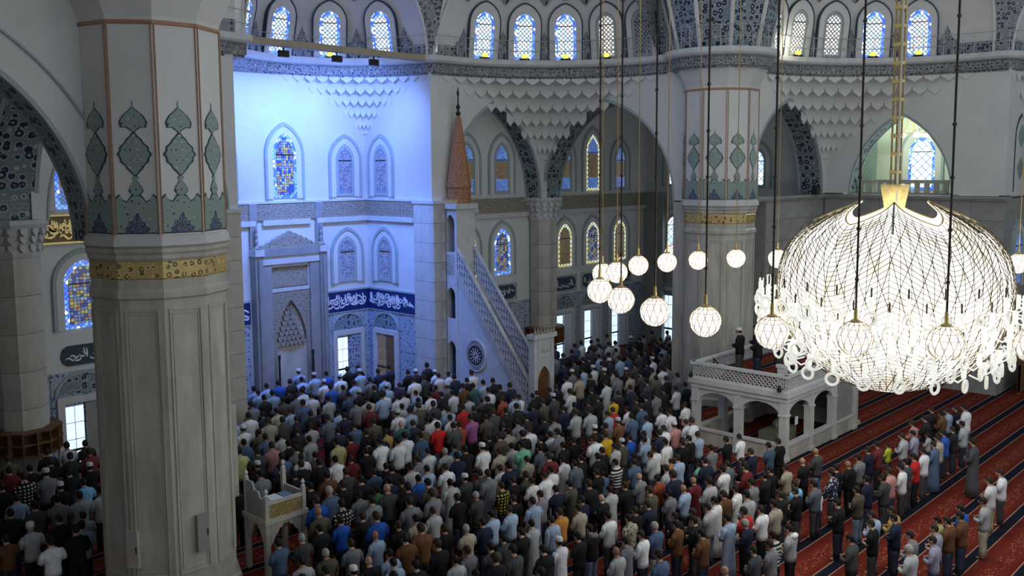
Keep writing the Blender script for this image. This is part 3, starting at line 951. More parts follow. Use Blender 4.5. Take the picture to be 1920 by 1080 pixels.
# square pilasters behind the columns that carry the arches
MB().box(9.5, 10.9, 21.0, 22.9, 0, 8.3).build('pilaster_near_column', M['marble'], kind='structure', label='marble pilaster engaged with the near column')
MB().box(34.0, 35.34, 21.4, 22.6, 0, 8.5).build('pilaster_far_column', M['marble'], kind='structure', label='marble pilaster engaged with the far column')
MB().box(35.2, 36.0, 20.0, 21.2, 0, 8.7).build('pilaster_far_right', M['marble'], kind='structure', label='marble pilaster right of the far column')


# ------------------------------------------------------------------ slender pillars with book shelves
def pillar(x, y, label, label2):
    o = empty('pillar', (x, y, 0))
    tag(o, label, kind='structure')
    ph = PI / 8
    MB().lathe([(0.84, 0), (0.84, 0.3), (0.72, 0.42)], 8, (0, 0), ph).build('pillar_base', M['marble'], o)
    hh = (7.35 - 0.42) / 6
    me = MB().lathe([(0.70, 0.006), (0.70, hh - 0.006)], 8, (0, 0), ph).mesh('marble_drum', M['marble'])
    for k in range(6): inst(me, 'marble_drum', o, (0, 0, 0.42 + k * hh))
    MB().lathe([(0.71, 7.35), (0.74, 7.45), (0.74, 7.75), (0.86, 8.15), (0.98, 8.35), (0.98, 8.48)], 8, (0, 0), ph).build('capital', M['marble_white'], o)
    for z, r, n in ((7.62, 0.74, 16), (7.9, 0.80, 16), (8.12, 0.87, 16)):
        me = MB().extr([(-0.10, 0.12), (-0.10, 0.0), (0, -0.12), (0.10, 0.0), (0.10, 0.12)], -0.05, 0.05).mesh('capital_cell', M['marble_white'])
        for k in range(n):
            t = 2 * PI * k / n
            c = inst(me, 'capital_cell', o)
            c.matrix_world = frame((x + r * math.cos(t), y + r * math.sin(t), z), (math.cos(t), math.sin(t)))
    s = empty('book_shelf', (x, y, 1.32))
    tag(s, label2, 'shelf')
    for z in (0, 0.36, 0.72):
        MB().lathe([(0.72, z), (1.06, z), (1.06, z + 0.06), (0.72, z + 0.06)], 8, (0, 0), ph, caps=False).build('shelf_board', M['wood'], s)
    MB().lathe([(0.71, 0), (0.73, 0.0), (0.73, 0.75), (0.71, 0.75)], 8, (0, 0), ph, caps=False).build('back_board', M['wood'], s)
    me = MB().box(0.72, 1.04, -0.025, 0.025, 0.03, 0.75).mesh('divider', M['wood'])
    for k in range(16): inst(me, 'divider', s, (0, 0, 0), (0, 0, ph + PI * k / 8))
    return o


pillar(34.55, 30.55, 'slender octagonal marble pillar behind the minbar gate', 'wooden book shelf wrapped round the slender pillar behind the minbar')
pillar(mx(34.6), 30.5, 'pale octagonal marble pillar at the left edge', 'wooden book shelf wrapped round the pillar at the left edge')

# ------------------------------------------------------------------ windows
WN = [0]


def window(F, w, z0, zs, za, glass, border=None, sur='sage_line', label='', sw=0.36, bw=0.13, ends=None, group=None, tag_=True):
    WN[0] += 1
    o = empty('window_%d' % WN[0], mat=F)
    tag(o, label, kind='structure')
    if sur:
        a, b = outline(w + 2 * sw, z0 - 0.04, zs, za + sw * 1.15), outline(w + 2 * sw - 0.24, z0 - 0.04, zs, za + sw * 1.15 - 0.15)
        MB().ring(a, b, -0.10, 0).build('surround', M[sur], o)
        MB().ring(b, outline(w + 0.02, z0 - 0.04, zs, za + 0.01), -0.06, 0).build('reveal', M['plaster'], o)
    a = outline(w, z0, zs, za)
    c = outline(w - 2 * bw, z0 + bw, zs, za - bw * 1.3)
    if border:
        MB().ring(a, c, -0.05, 0).ring([(-w / 2, z0), (w / 2, z0)], [(-w / 2 + bw, z0 + bw), (w / 2 - bw, z0 + bw)], -0.05, 0).build('border_glass', M[border], o)
    else:
        MB().ring(a, c, -0.06, 0).ring([(-w / 2, z0), (w / 2, z0)], [(-w / 2 + bw, z0 + bw), (w / 2 - bw, z0 + bw)], -0.06, 0).build('frame', M['sage_line'], o)
    MB().extr(list(reversed(c)), -0.035, -0.005).build('glass', M[glass], o)
    if ends:
        ww = w / 2 - bw
        t = zs - 0.05
        MB().extr(list(reversed([(-ww, t)] + [(x, z) for x, z in arc2(2 * ww, zs, za - bw * 1.3)] + [(ww, t)])), -0.045, -0.036).build('head_pane', M[ends], o)
        MB().box(-ww, ww, -0.045, -0.036, z0 + bw, z0 + bw + 0.55).build('foot_pane', M[ends], o)
    mb = MB()
    iw = w / 2 - bw
    mb.box(-iw, iw, -0.06, -0.03, zs - 0.02, zs + 0.02)
    mb.build('glazing_bar', M['bronze'], o)
    return o


def low_window(F, label, shutter='curtain', w=1.3, h=2.42, dim=False):
    WN[0] += 1
    o = empty('window_%d' % WN[0], mat=F)
    tag(o, label, kind='structure')
    def rect(w_, z0, z1): return [(-w_ / 2, z0), (-w_ / 2, z1), (w_ / 2, z1), (w_ / 2, z0)]
    MB().ring(rect(w + 0.44, 0.05, h + 0.22), rect(w, 0.05, h), -0.14, 0).build('frame', M['marble_white'], o)
    MB().box(-w / 2, w / 2, -0.03, -0.005, 0.05, h).build('backing', M['dark_panel'], o)
    pw, phh = (w / 2 - 0.06) / 2, (h - 0.2) / 4
    me = MB().box(0.015, pw - 0.015, -0.055, -0.03, 0.015, phh - 0.015).mesh('pane', M['g_brown' if dim else 'g_pane'])
    for i in range(2):
        for k in range(4):
            inst(me, 'pane', o, (-w / 2 + 0.03 + i * pw, 0, 0.1 + k * phh))
    MB().box(0.03, w / 2 - 0.02, -0.10, -0.05, 0.08, h - 0.05).build('shutter', M[shutter], o)
    MB().box(-w / 2, w / 2, -0.08, -0.05, 0.82, 0.90).build('transom', M['bronze'], o)
    # tile tympanum
    a = arc2(w + 0.55, 2.70, 2.70 + (w + 0.55) / 2 + 0.02)
    a = [(x, 2.70 + (z - 2.70) * 0.78) for x, z in a]
    b = [(x * 0.88, 2.72 + (z - 2.70) * 0.86) for x, z in a]
    MB().extr(list(reversed(b)), -0.06, 0).build('tympanum', M['tile_navy'], o)
    MB().ring(a, b, -0.09, 0).build('tympanum_border', M['sage_line'], o)
    return o


def at(F, a): return F @ Matrix.Translation((a, 0, 0))


# mihrab niche
window(at(FM, X0), 1.12, 8.72, 10.55, 11.45, 'g_stain', 'g_blue', label='tall stained window above the mihrab under blue light', sw=0.40)
for i, xx in enumerate((25.55, mx(25.55))):
    w_ = 'right of' if i == 0 else 'left of'
    window(at(FM, xx), 0.98, 8.72, 10.3, 11.02, 'g_cool', None, label='upper pointed window ' + w_ + ' the mihrab on the niche back wall', sw=0.40)
    window(at(FM, xx), 1.04, 4.85, 6.2, 6.9, 'g_cool', None, label='middle pointed window ' + w_ + ' the mihrab on the niche back wall', sw=0.38)
    low_window(at(FM, xx - 0.05), 'bright lower window ' + w_ + ' the mihrab', 'tile_wall')
window(at(FR, -33.36), 0.98, 8.72, 10.3, 11.02, 'g_cool', None, label='upper pointed window on the niche return wall', sw=0.40)
window(at(FR, -33.2), 1.04, 4.85, 6.2, 6.9, 'g_cool', None, label='middle pointed window on the niche return wall', sw=0.38)
low_window(at(FR, -33.2), 'brown curtained lower window on the niche return wall', 'wood', dim=True)
# qibla wall right
names = ('behind the minbar spire', 'between minbar and slender pillar', 'just right of the slender pillar', 'in the middle of the wide arch', 'right in the wide arch')
for i, xx in enumerate((29.75, 32.05, 36.68, 38.97, 41.35)):
    big = i == 3
    window(at(FQ, xx), 1.06 if not big else 1.12, 8.72, 10.3 if not big else 10.7, 11.15 if not big else 11.65, 'g_brown', 'g_yellow' if big else None, label='upper window ' + names[i], sw=0.38, ends='g_sky')
    window(at(FQ, xx), 1.10, 4.85, 6.3, 7.05, ('g_stain', 'g_stain', 'g_brown', 'g_stain', 'g_brown')[i], ('g_yellow', 'g_blue', 'g_yellow', 'g_yellow', 'g_yellow')[i], label='middle stained window ' + names[i], sw=0.36)
    if i >= 2: low_window(at(FQ, xx - 0.15), 'bright lower window ' + names[i], 'curtain', h=2.45)
# qibla wall left
window(at(FQ, 12.25), 1.10, 8.72, 10.3, 11.15, 'g_brown', 'g_blue', label='upper blue stained window left of the near column', sw=0.38, ends='g_sky')
window(at(FQ, 12.45), 1.30, 4.85, 6.3, 7.05, 'g_stain', 'g_blue', label='bright blue and yellow stained window left of the near column', sw=0.36)
low_window(at(FQ, 12.25), 'bright gridded lower window left of the near column', 'marble_dark')
# corner bay side wall
for yy, nm in ((24.1, 'right'), (29.15, 'left')):
    window(at(FS, -yy), 0.95, 8.85, 10.2, 10.9, 'g_day', None, label='upper daylight window on the side wall %s of the far column' % nm)
    window(at(FS, -yy), 1.10, 5.0, 6.7, 7.35, 'g_day', None, label='pale arched window on the side wall %s of the far column' % nm)
    low_window(at(FS, -yy), 'bright doorway window on the side wall %s of the far column' % nm, 'curtain', h=3.0)
# gallery
window(at(FG, -17.05), 1.25, 8.75, 10.6, 11.3, 'g_day', 'g_blue', sur='sage_line', label='bright leaded window inside the gallery arch', sw=0.42)
window(at(Mk((0, 20.6, 0), (0, -1)), 45.6), 0.7, 9.0, 10.3, 10.7, 'g_sky', None, sur=None, label='dark blue window at the side of the gallery')
# right edge niche: painted blind arch and blue window
FN = Mk((0, 12.0, 0), (0, -1))
ba = empty('painted_blind_arch', mat=at(FN, 45.0))
tag(ba, 'painted blind arch with two medallions at the right edge', 'wall painting')
MB().ring(outline(1.9, 8.8, 11.0, 12.2), outline(1.7, 8.8, 11.0, 12.05), -0.02, 0).build('arch_line', M['teal_dark'], ba)
for z in (9.3, 10.7):
    MB().extr(list(reversed(lobed(0.9, z, z + 1.0))), -0.02, 0).build('medallion', M['tile_sage'], ba)
window(at(FN, 45.2), 1.3, 4.6, 6.4, 7.2, 'g_sky', None, sur='sage_line', label='deep blue arched window at the right edge beside the chandelier')

# dome windows
def dome_window(E, R, deg, glass, label, w=0.92, yellow=True, i=0):
    t = math.radians(deg)
    d = (math.cos(t), math.sin(t))
    zb, zt = 14.72, 16.75
    rb, rt = rz_at(R, zb) - 0.05, rz_at(R, zt) - 0.05
    pb = Vector((E[0] + d[0] * rb, E[1] + d[1] * rb, zb))
    pt = Vector((E[0] + d[0] * rt, E[1] + d[1] * rt, zt))
    z = (pt - pb).normalized()
    y = Vector((d[0], d[1], 0))
    x = y.cross(z).normalized()
    y = z.cross(x)
    F = Matrix(((x.x, y.x, z.x, pb.x), (x.y, y.y, z.y, pb.y), (x.z, y.z, z.z, pb.z), (0, 0, 0, 1)))
    o = window(F, w, 0.0, 1.45, 1.45 + w / 2 + 0.06, glass, 'g_blue' if glass == 'g_dome' else None, sur=None, label=label, bw=0.12)
    a, b = outline(w + 0.62, -0.05, 1.5, 1.5 + w / 2 + 0.5), outline(w + 0.52, -0.05, 1.5, 1.5 + w / 2 + 0.43)
    MB().ring(a, b, -0.12, 0.12).build('painted_outline', M['teal_dark'], o)
    MB().ring(b, outline(w + 0.02, -0.05, 1.45, 1.45 + w / 2 + 0.08), -0.10, 0.14).build('surround', M['dome_white'], o)
    MB().extr([(-0.14, 2.56), (-0.2, 2.66), (-0.07, 2.70), (0, 2.86), (0.07, 2.70), (0.2, 2.66), (0.14, 2.56)][::-1], -0.06, 0.4).build('painted_crest', M['teal_dark'], o)
    return F


def dome_motifs(hd, E, R, degs):
    crest = MB().extr([(-0.36, 0.0), (-0.36, 0.62), (-0.20, 0.70), (-0.09, 0.98), (0, 1.25), (0.09, 0.98), (0.20, 0.70), (0.36, 0.62), (0.36, 0.0)][::-1], -0.02, 0.1).mesh('painted_crest', M['tile_dome'])
    med = MB().extr(list(reversed(lobed(0.5, 0, 0.75))), -0.02, 0.06).mesh('painted_medallion', M['tile_dome'])
    for dg, zb, me in [(a, 14.7, crest) for a in degs] + [(a, 17.0, med) for a in degs]:
        t = math.radians(dg)
        d = (math.cos(t), math.sin(t))
        zt = zb + 0.8
        rb, rt = rz_at(R, zb) - 0.06, rz_at(R, zt) - 0.06
        pb = Vector((E[0] + d[0] * rb, E[1] + d[1] * rb, zb))
        pt = Vector((E[0] + d[0] * rt, E[1] + d[1] * rt, zt))
        z = (pt - pb).normalized()
        x = Vector((d[0], d[1], 0)).cross(z).normalized()
        y = z.cross(x)
        c = inst(me, me.name.split('.')[0], hd)
        c.matrix_world = Matrix(((x.x, y.x, z.x, pb.x), (x.y, y.y, z.y, pb.y), (x.z, y.z, z.z, pb.z), (0, 0, 0, 1)))


def flood(F, label):
    o = empty('window_floodlight', mat=F @ Matrix.Translation((0, -0.2, 0.02)))
    tag(o, label, 'floodlight', 'yellow floodlights on the dome ledge')
    MB().sphere((0, 0, 0.13), (0.15, 0.10, 0.10), 10, 6).build('lens', M['lamp_yellow'], o)
    MB().box(-0.22, 0.22, -0.06, 0.06, -0.06, 0.05).build('housing', M['black'], o)


ordn = ('first', 'second', 'third', 'fourth', 'fifth')
for i, dg in enumerate((125, 93, 61, 29)):
    F = dome_window(E1, R1, dg, 'g_dome', ordn[i] + ' window from the left in the half dome over the blue niche', 0.86)
    if i in (2, 3): flood(F, 'yellow floodlight under the %s window over the blue niche' % ordn[i])
for i, dg in enumerate((71.5, 54.5, 38, 21.5, 6.5)):
    F = dome_window(E2, R2, dg, ('g_dome', 'g_dome', 'g_dome', 'g_dome_warm', 'g_dome_dim')[i], ordn[i] + ' window from the left in the half dome above the minbar arches')
    if i < 4: flood(F, 'yellow floodlight under the %s window above the minbar arches' % ordn[i])
for i, dg in enumerate((83, 69.5, 53.5, 37, 20)):
    F = dome_window(E3, R3, dg, ('g_dome_warm', 'g_dome_warm', 'g_dome_warm', 'g_dome', 'g_dome')[i], ordn[i] + ' window from the left in the half dome above the gallery arch')
    if i in (1, 3, 4): flood(F, 'yellow floodlight under the %s window above the gallery arch' % ordn[i])
dome_window(E4, R4, 60, 'g_dome', 'blue dome window at the right edge')
dome_motifs(hd1, E1, R1, (109, 77, 45, 15))
dome_motifs(hd2, E2, R2, (80, 63, 46.3, 29.8, 14))
dome_motifs(hd3, E3, R3, (76, 61.5, 45.3, 28.5, 10))
lamp('dome_uplight', 'POINT', (33.0, 28.0, 15.1), 26, (1.0, 0.95, 0.85), shadow_soft_size=0.15)
lamp('dome_uplight', 'POINT', (37.6, 19.2, 15.1), 30, (1.0, 0.92, 0.72), shadow_soft_size=0.15)


def lattice(mb, a0, a1, z0, z1, y0, y1, step=0.14, bar=0.022, zf=None):
    """pierced diagonal lattice between two edges; zf(x) lifts it along a slope"""
    zf = zf or (lambda x: 0.0)
    h = z1 - z0
    x = a0 - h
    while x < a1:
        for sgn in (1, -1):
            xs, xe = (x, x + h) if sgn > 0 else (x + h, x)
            p0, p1 = [xs, 0.0], [xe, h]
            def clip(p, q):
                if p[0] < a0: f = (a0 - p[0]) / (q[0] - p[0] + 1e-9); p = [a0, p[1] + (q[1] - p[1]) * f]
                if p[0] > a1: f = (a1 - p[0]) / (q[0] - p[0] + 1e-9); p = [a1, p[1] + (q[1] - p[1]) * f]
                return p
            q0, q1 = clip(p0, p1), clip(p1, p0)
            if abs(q1[0] - q0[0]) < 0.03 or not (a0 - 1e-6 <= q0[0] <= a1 + 1e-6) or not (a0 - 1e-6 <= q1[0] <= a1 + 1e-6): continue
            A = (q0[0], z0 + q0[1] + zf(q0[0])); B = (q1[0], z0 + q1[1] + zf(q1[0]))
            mb.extr([(A[0], A[1] - bar), (B[0], B[1] - bar), (B[0], B[1] + bar), (A[0], A[1] + bar)], y0, y1)
        x += step
    return mb


# ------------------------------------------------------------------ mihrab
mh = empty('mihrab', mat=frame((X0, 34.5, 0), (0, -1)))
tag(mh, 'tall carved marble mihrab with pointed muqarnas niche under blue light', 'mihrab')
for sx in (-1, 1):
    x0, x1 = sorted((sx * 1.42, sx * 1.78))
    MB().box(x0, x1, -0.42, 0, 0, 6.35).build('jamb', M['marble_dark'], mh)
    MB().tube([(sx * 1.60, -0.46, 0.3), (sx * 1.60, -0.46, 6.2)], 0.09, 8).build('colonnette', M['marble_dark'], mh)
    MB().box(x0 - 0.04, x1 + 0.04, -0.5, 0, 6.35, 6.62).build('capital', M['marble_white'], mh)
    MB().lathe([(0.10, 6.62), (0.13, 6.68), (0.06, 6.78), (0.09, 6.95), (0.05, 7.05), (0.08, 7.2), (0.04, 7.3), (0.06, 7.42), (0.015, 7.62)], 8, (sx * 1.6, -0.25)).build('finial', M['marble_dark'], mh)
    MB().box(*sorted((sx * 0.95, sx * 1.42)), -0.30, 0, 0, 5.95).build('side_panel', M['marble_dark'], mh)
    MB().box(*sorted((sx * 1.45, sx * 1.80)), -0.12, 0, 6.6, 8.5).build('upper_strip', M['marble_dark'], mh)
crest = [(-1.78, 6.62)] + [(x, 6.62 + 0.10 + 0.55 * max(0, 1 - abs(x) / 1.15) ** 0.8 + 0.06 * (i % 2)) for i, x in enumerate([-1.7 + 3.4 * k / 26 for k in range(27)])] + [(1.78, 6.62)]
MB().extr(list(reversed(crest)), -0.34, -0.1).build('crest', M['band_tile'], mh)
MB().box(-1.8, 1.8, -0.40, 0, 6.30, 6.62).build('frieze', M['marble_dark'], mh)
MB().box(-1.42, 1.42, -0.34, 0, 5.95, 6.30).build('architrave', M['marble_white'], mh)
MB().box(-0.95, 0.95, -0.16, 0, 4.95, 5.75).build('inscription_panel', M['band_tile'], mh)
MB().ring([(-0.97, 4.75), (0.97, 4.75), (0.97, 5.95), (-0.97, 5.95)], [(-0.9, 4.9), (0.9, 4.9), (0.9, 5.8), (-0.9, 5.8)], -0.22, 0, True).build('panel_frame', M['marble_white'], mh)
# spandrel panel with niche opening
A = [(x, z) for x, z in arc2(1.5, 2.45, 4.35, 10)]
mb = MB()
for p, q in zip(A[:-1], A[1:]):
    mb.quad((p[0], -0.2, p[1]), (q[0], -0.2, q[1]), (q[0], -0.2, 4.75), (p[0], -0.2, 4.75))
mb.box(-0.95, -0.75, -0.2, 0, 0, 4.75).box(0.75, 0.95, -0.2, 0, 0, 4.75)
mb.build('spandrel_panel', M['band_tile'], mh)
# stepped muqarnas hood, tier after tier narrowing to the tip
for k in range(9):
    z0, z1 = 2.35 + k * 0.22, 2.35 + (k + 1) * 0.22
    w_ = 0.74 * (1 - k / 9.3)
    n_ = max(2, 7 - k // 1 if k < 5 else 2)
    mb = MB()
    for i in range(n_):
        xa, xb = -w_ + 2 * w_ * i / n_, -w_ + 2 * w_ * (i + 1) / n_
        mb.extr([(xa + 0.01, z0 + 0.08), ((xa + xb) / 2, z0 - 0.02), (xb - 0.01, z0 + 0.08), (xb - 0.01, z1), (xa + 0.01, z1)], -0.17 + 0.012 * k, -0.02)
    mb.build('muqarnas_tier', M['band_tile'], mh)
for k in range(5):
    t0, t1 = PI * k / 5, PI * (k + 1) / 5
    MB().quad((-0.74 * math.cos(t0), -0.18 + 0.14 * math.sin(t0), 0), (-0.74 * math.cos(t1), -0.18 + 0.14 * math.sin(t1), 0), (-0.74 * math.cos(t1), -0.18 + 0.14 * math.sin(t1), 2.4), (-0.74 * math.cos(t0), -0.18 + 0.14 * math.sin(t0), 2.4)).build('niche_panel', M['marble'], mh)
for sx, lb in ((-0.85, 'left'), (0.85, 'right')):
    st = empty('candle_stand', (X0 + sx, 34.0, 0))
    tag(st, 'tall black candle stand at the %s side of the mihrab niche' % lb, 'stand', 'black stands by the mihrab')
    MB().lathe([(0.2, 0), (0.2, 0.05), (0.05, 0.12), (0.045, 1.9), (0.06, 1.95), (0.06, 2.1)], 8).build('pole', M['black'], st)

# ------------------------------------------------------------------ minbar
XM, XM2 = 27.42, 28.52
FMb = frame((XM, 0, 0), (-1, 0))        # near flank, local x = -Y
mn = empty('minbar', mat=FMb)
tag(mn, 'tall marble minbar with lattice stair rail, gate and copper-brown spire', 'minbar')
wd = XM2 - XM
YA, YB, YG = 30.0, 29.2, 25.0           # tower back, tower front, gate back


def part(mb, name, mat, par=mn): return mb.build(name, mat, par)


# tower with three arched openings per side
tw = MB()
zs_ = [(0.0, 0.95, 2.45, 2.75), (2.75, 3.43, 4.8, 5.0), (5.0, 6.33, 7.95, 8.2)]
a0, a1 = -YA, -YB
tower = part(MB().box(a0, a0 + 0.14, 0, wd, 0, 8.2).box(a1 - 0.14, a1, 0, wd, 0, 8.2), 'tower_post', M['marble_white'])
for z0, zo, zt, z1 in zs_:
    mid = (a0 + a1) / 2
    w_ = a1 - a0 - 0.30
    A = [(mid + x, z) for x, z in arc2(w_, zt - w_ / 2 - 0.12, zt, 6)]
    mb = MB()
    for y in (0.0, wd - 0.1):
        for p, q in zip(A[:-1], A[1:]):
            mb.extr([(p[0], p[1]), (q[0], q[1]), (q[0], z1), (p[0], z1)], y, y + 0.1)
        mb.box(a0 + 0.14, a1 - 0.14, y, y + 0.1, z0, max(z0 + 0.02, zo))
    part(mb, 'tower_arch', M['marble_white'])
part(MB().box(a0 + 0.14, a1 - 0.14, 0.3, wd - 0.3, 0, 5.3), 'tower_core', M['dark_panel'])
mb = lattice(MB(), a0 + 0.16, a1 - 0.16, 5.35, 6.25, -0.02, 0.02, 0.13, 0.02)
part(mb, 'tower_lattice', M['marble'])
part(MB().box(a0 - 0.1, a1 + 0.1, -0.1, wd + 0.1, 8.2, 8.42), 'tower_cornice', M['marble_white'])
for k in range(8):
    x = a0 - 0.1 + k * (a1 - a0 + 0.2) / 8
    part(MB().extr([(x, 8.42), (x + 0.06, 8.62), (x + 0.12, 8.42)], -0.1, -0.02), 'merlon', M['gold'])
ac, yc = (a0 + a1) / 2, wd / 2
sp = part(MB().lathe([(0.52, 8.42), (0.52, 9.1), (0.56, 9.12), (0.54, 9.2), (0.10, 12.1), (0.06, 12.2)], 10, (ac, yc)), 'spire', M['wood_spire'])
for k in range(10):
    t = 2 * PI * k / 10
    MB().tube([(ac + 0.535 * math.cos(t), yc + 0.535 * math.sin(t), 9.2), (ac + 0.10 * math.cos(t), yc + 0.10 * math.sin(t), 12.1)], 0.018, 4).build('spire_rib', M['copper'], sp)
part(MB().lathe([(0.06, 12.15), (0.12, 12.28), (0.04, 12.4), (0.10, 12.55), (0.035, 12.68), (0.03, 13.0), (0.06, 13.12), (0.01, 13.4)], 8, (ac, yc)), 'spire_finial', M['bronze'])
# flank wall, stair and rails
zr = lambda a: 5.45 + (a - a1) * (0.20 - 5.45) / (-YG - a1)      # underside of the rail along the slope
part(MB().extr([(a1, 0), (-YG, 0), (-YG, zr(-YG) - 0.1), (a1, zr(a1) - 0.35)], 0.04, 0.14), 'flank', M['marble_white'])
part(MB().extr([(a1, zr(a1) - 0.35), (-YG, zr(-YG) - 0.25), (-YG, zr(-YG)), (a1, zr(a1))], -0.02, 0.16), 'string_moulding', M['marble'])
part(MB().extr([(a1, 0), (-YG, 0), (-YG, 0.1), (a1, zr(a1) - 0.35)], wd - 0.14, wd - 0.04), 'flank', M['marble_white'])
ns = 20
for k in range(ns):
    xa, xb = a1 + (-YG - a1) * k / ns, a1 + (-YG - a1) * (k + 1) / ns
    zt = 5.2 * (1 - (k + 0.6) / ns)
    part(MB().box(xa, xb, 0.16, wd - 0.16, max(0, zt - 0.5), zt), 'stair_step', M['marble_dark'])  # steps coloured darker to stand in for shade behind the rail lattice
for y0 in (0.0, wd - 0.08):
    L = -YG - a1
    mb = lattice(MB(), a1, -YG, 0.10, 0.98, y0 + 0.0, y0 + 0.07, 0.30, 0.052, zr)
    part(mb, 'rail_lattice', M['marble_white'])
    part(MB().extr([(a1, zr(a1) + 0.98), (-YG, zr(-YG) + 0.98), (-YG, zr(-YG) + 1.10), (a1, zr(a1) + 1.10)], y0 - 0.04, y0 + 0.12), 'handrail', M['marble'])
    part(MB().extr([(a1, zr(a1)), (-YG, zr(-YG)), (-YG, zr(-YG) + 0.10), (a1, zr(a1) + 0.10)], y0 - 0.02, y0 + 0.1), 'rail_foot', M['marble'])
# inlaid rosette on the flank
rc, rzz = -28.12, 2.0
part(MB().ring([(rc + 0.64 * math.cos(t), rzz + 0.70 * math.sin(t)) for t in [2 * PI * i / 24 for i in range(24)]], [(rc + 0.56 * math.cos(t), rzz + 0.62 * math.sin(t)) for t in [2 * PI * i / 24 for i in range(24)]], -0.02, 0.05, True), 'rosette_ring', M['marble_white'])
part(MB().extr([(rc + 0.57 * math.cos(t), rzz + 0.63 * math.sin(t)) for t in [2 * PI * i / 24 for i in range(24)]], 0.0, 0.045), 'rosette_ground', M['dark_panel'])
mb = MB()
for k in range(12):
    t = PI * k / 12
    for off in (-0.36, 0.0, 0.36):
        c_, s_ = math.cos(t), math.sin(t)
        hl = math.sqrt(max(0, 0.57 ** 2 - off ** 2))
        if k % 2 and off == 0: continue
        A = (rc + off * -s_ - hl * c_, rzz + off * c_ - hl * s_); B = (rc + off * -s_ + hl * c_, rzz + off * c_ + hl * s_)
        mb.extr([(A[0] + s_ * 0.02, A[1] - c_ * 0.02), (B[0] + s_ * 0.02, B[1] - c_ * 0.02), (B[0] - s_ * 0.02, B[1] + c_ * 0.02), (A[0] - s_ * 0.02, A[1] + c_ * 0.02)], -0.012, 0.0)
part(mb, 'rosette_star', M['marble_white'])
# gate
gx = -YG
part(MB().box(gx, gx + 0.30, -0.06, 0.16, 0, 3.1).box(gx, gx + 0.30, wd - 0.16, wd + 0.06, 0, 3.1), 'gate_post', M['marble_white'])
mbg = MB(); mbg.T = Matrix(((0, 1, 0, gx + 0.3), (1, 0, 0, wd / 2), (0, 0, 1, 0), (0, 0, 0, 1)))
A = arc2(0.74, 1.35, 1.95, 6)
for p, q in zip(A[:-1], A[1:]):
    mbg.extr([(p[0], p[1]), (q[0], q[1]), (q[0], 3.1), (p[0], 3.1)], -0.28, 0.0)
part(mbg, 'gate_arch', M['marble_white'])
mbg = MB(); mbg.T = Matrix(((0, 1, 0, gx + 0.2), (1, 0, 0, wd / 2), (0, 0, 1, 0), (0, 0, 0, 1)))
mbg.extr(outline(0.74, 0, 1.35, 1.95, 6), -0.05, 0.0)
dr = part(mbg, 'gate_door', M['wood'])
mbg = MB(); mbg.T = Matrix(((0, 1, 0, gx + 0.31), (1, 0, 0, wd / 2), (0, 0, 1, 0), (0, 0, 0, 1)))
mbg.ring([(-0.42, 2.25), (0.42, 2.25), (0.42, 2.85), (-0.42, 2.85)], [(-0.34, 2.33), (0.34, 2.33), (0.34, 2.77), (-0.34, 2.77)], -0.02, 0.0, True)
calligraphy(mbg, -0.32, 0.32, 2.35, 2.75, -0.02, 0.0, 5)
part(mbg, 'gate_inscription', M['marble_dark'])
part(MB().box(gx - 0.05, gx + 0.4, -0.14, wd + 0.14, 3.1, 3.28), 'gate_cornice', M['marble_white'])
for k in range(7):
    y = -0.12 + k * (wd + 0.24) / 7
    part(MB().add([(gx + 0.36, y, 3.28), (gx + 0.36, y + 0.17, 3.28), (gx + 0.28, y + 0.17, 3.28), (gx + 0.28, y, 3.28), (gx + 0.32, y + 0.085, 3.62)], [(0, 1, 4), (1, 2, 4), (2, 3, 4), (3, 0, 4), (0, 3, 2, 1)]), 'gate_merlon', M['band_tile'])
# lamp on a bracket beside the tower
bk = empty('bracket_speaker', (28.9, 29.7, 6.4))
tag(bk, 'white round speaker on a curved bracket beside the minbar tower', 'speaker')
MB().tube([(0, 0, 0), (0.05, 0, 1.3), (-0.1, -0.1, 1.6)], 0.06, 6).build('bracket', M['white_plastic'], bk)
MB().sphere((-0.1, -0.15, 1.62), (0.24, 0.24, 0.2), 10, 6).build('horn', M['white_plastic'], bk)

# ------------------------------------------------------------------ muezzin platform
PX0, PX1, PY0, PY1 = 28.55, 34.25, 14.40, 18.10
mp = empty('muezzin_platform', (PX0, PY0, 0))
tag(mp, 'raised marble muezzin platform on arches with lattice parapet', 'platform')
LX, LY = PX1 - PX0, PY1 - PY0
FXf = Matrix(((0, 1, 0, 0), (-1, 0, 0, 0), (0, 0, 1, 0), (0, 0, 0, 1)))  # x -> -Y local frame of the left face
def pf(mb, name, mat): return mb.build(name, mat, mp)
pf(MB().box(0.05, LX - 0.05, 0.05, LY - 0.05, 2.38, 2.46), 'deck', M['carpet'])
pf(MB().box(-0.1, LX + 0.1, -0.1, LY + 0.1, 2.22, 2.40), 'cornice', M['marble_white'])
pf(MB().box(-0.03, LX + 0.03, -0.03, LY + 0.03, 2.05, 2.22), 'entablature', M['marble_white'])
posts = [(0, 0), (0, LY - 0.26), (0, LY / 2 - 0.13), (1.85, 0), (3.7, 0), (LX - 0.26, 0), (LX - 0.26, LY - 0.26), (1.85, LY - 0.26), (3.7, LY - 0.26)]
for x, y in posts:
    pf(MB().box(x, x + 0.26, y, y + 0.26, 0, 2.05).box(x - 0.04, x + 0.30, y - 0.04, y + 0.30, 0, 0.12).box(x - 0.03, x + 0.29, y - 0.03, y + 0.29, 1.55, 1.62), 'post', M['marble_white'])
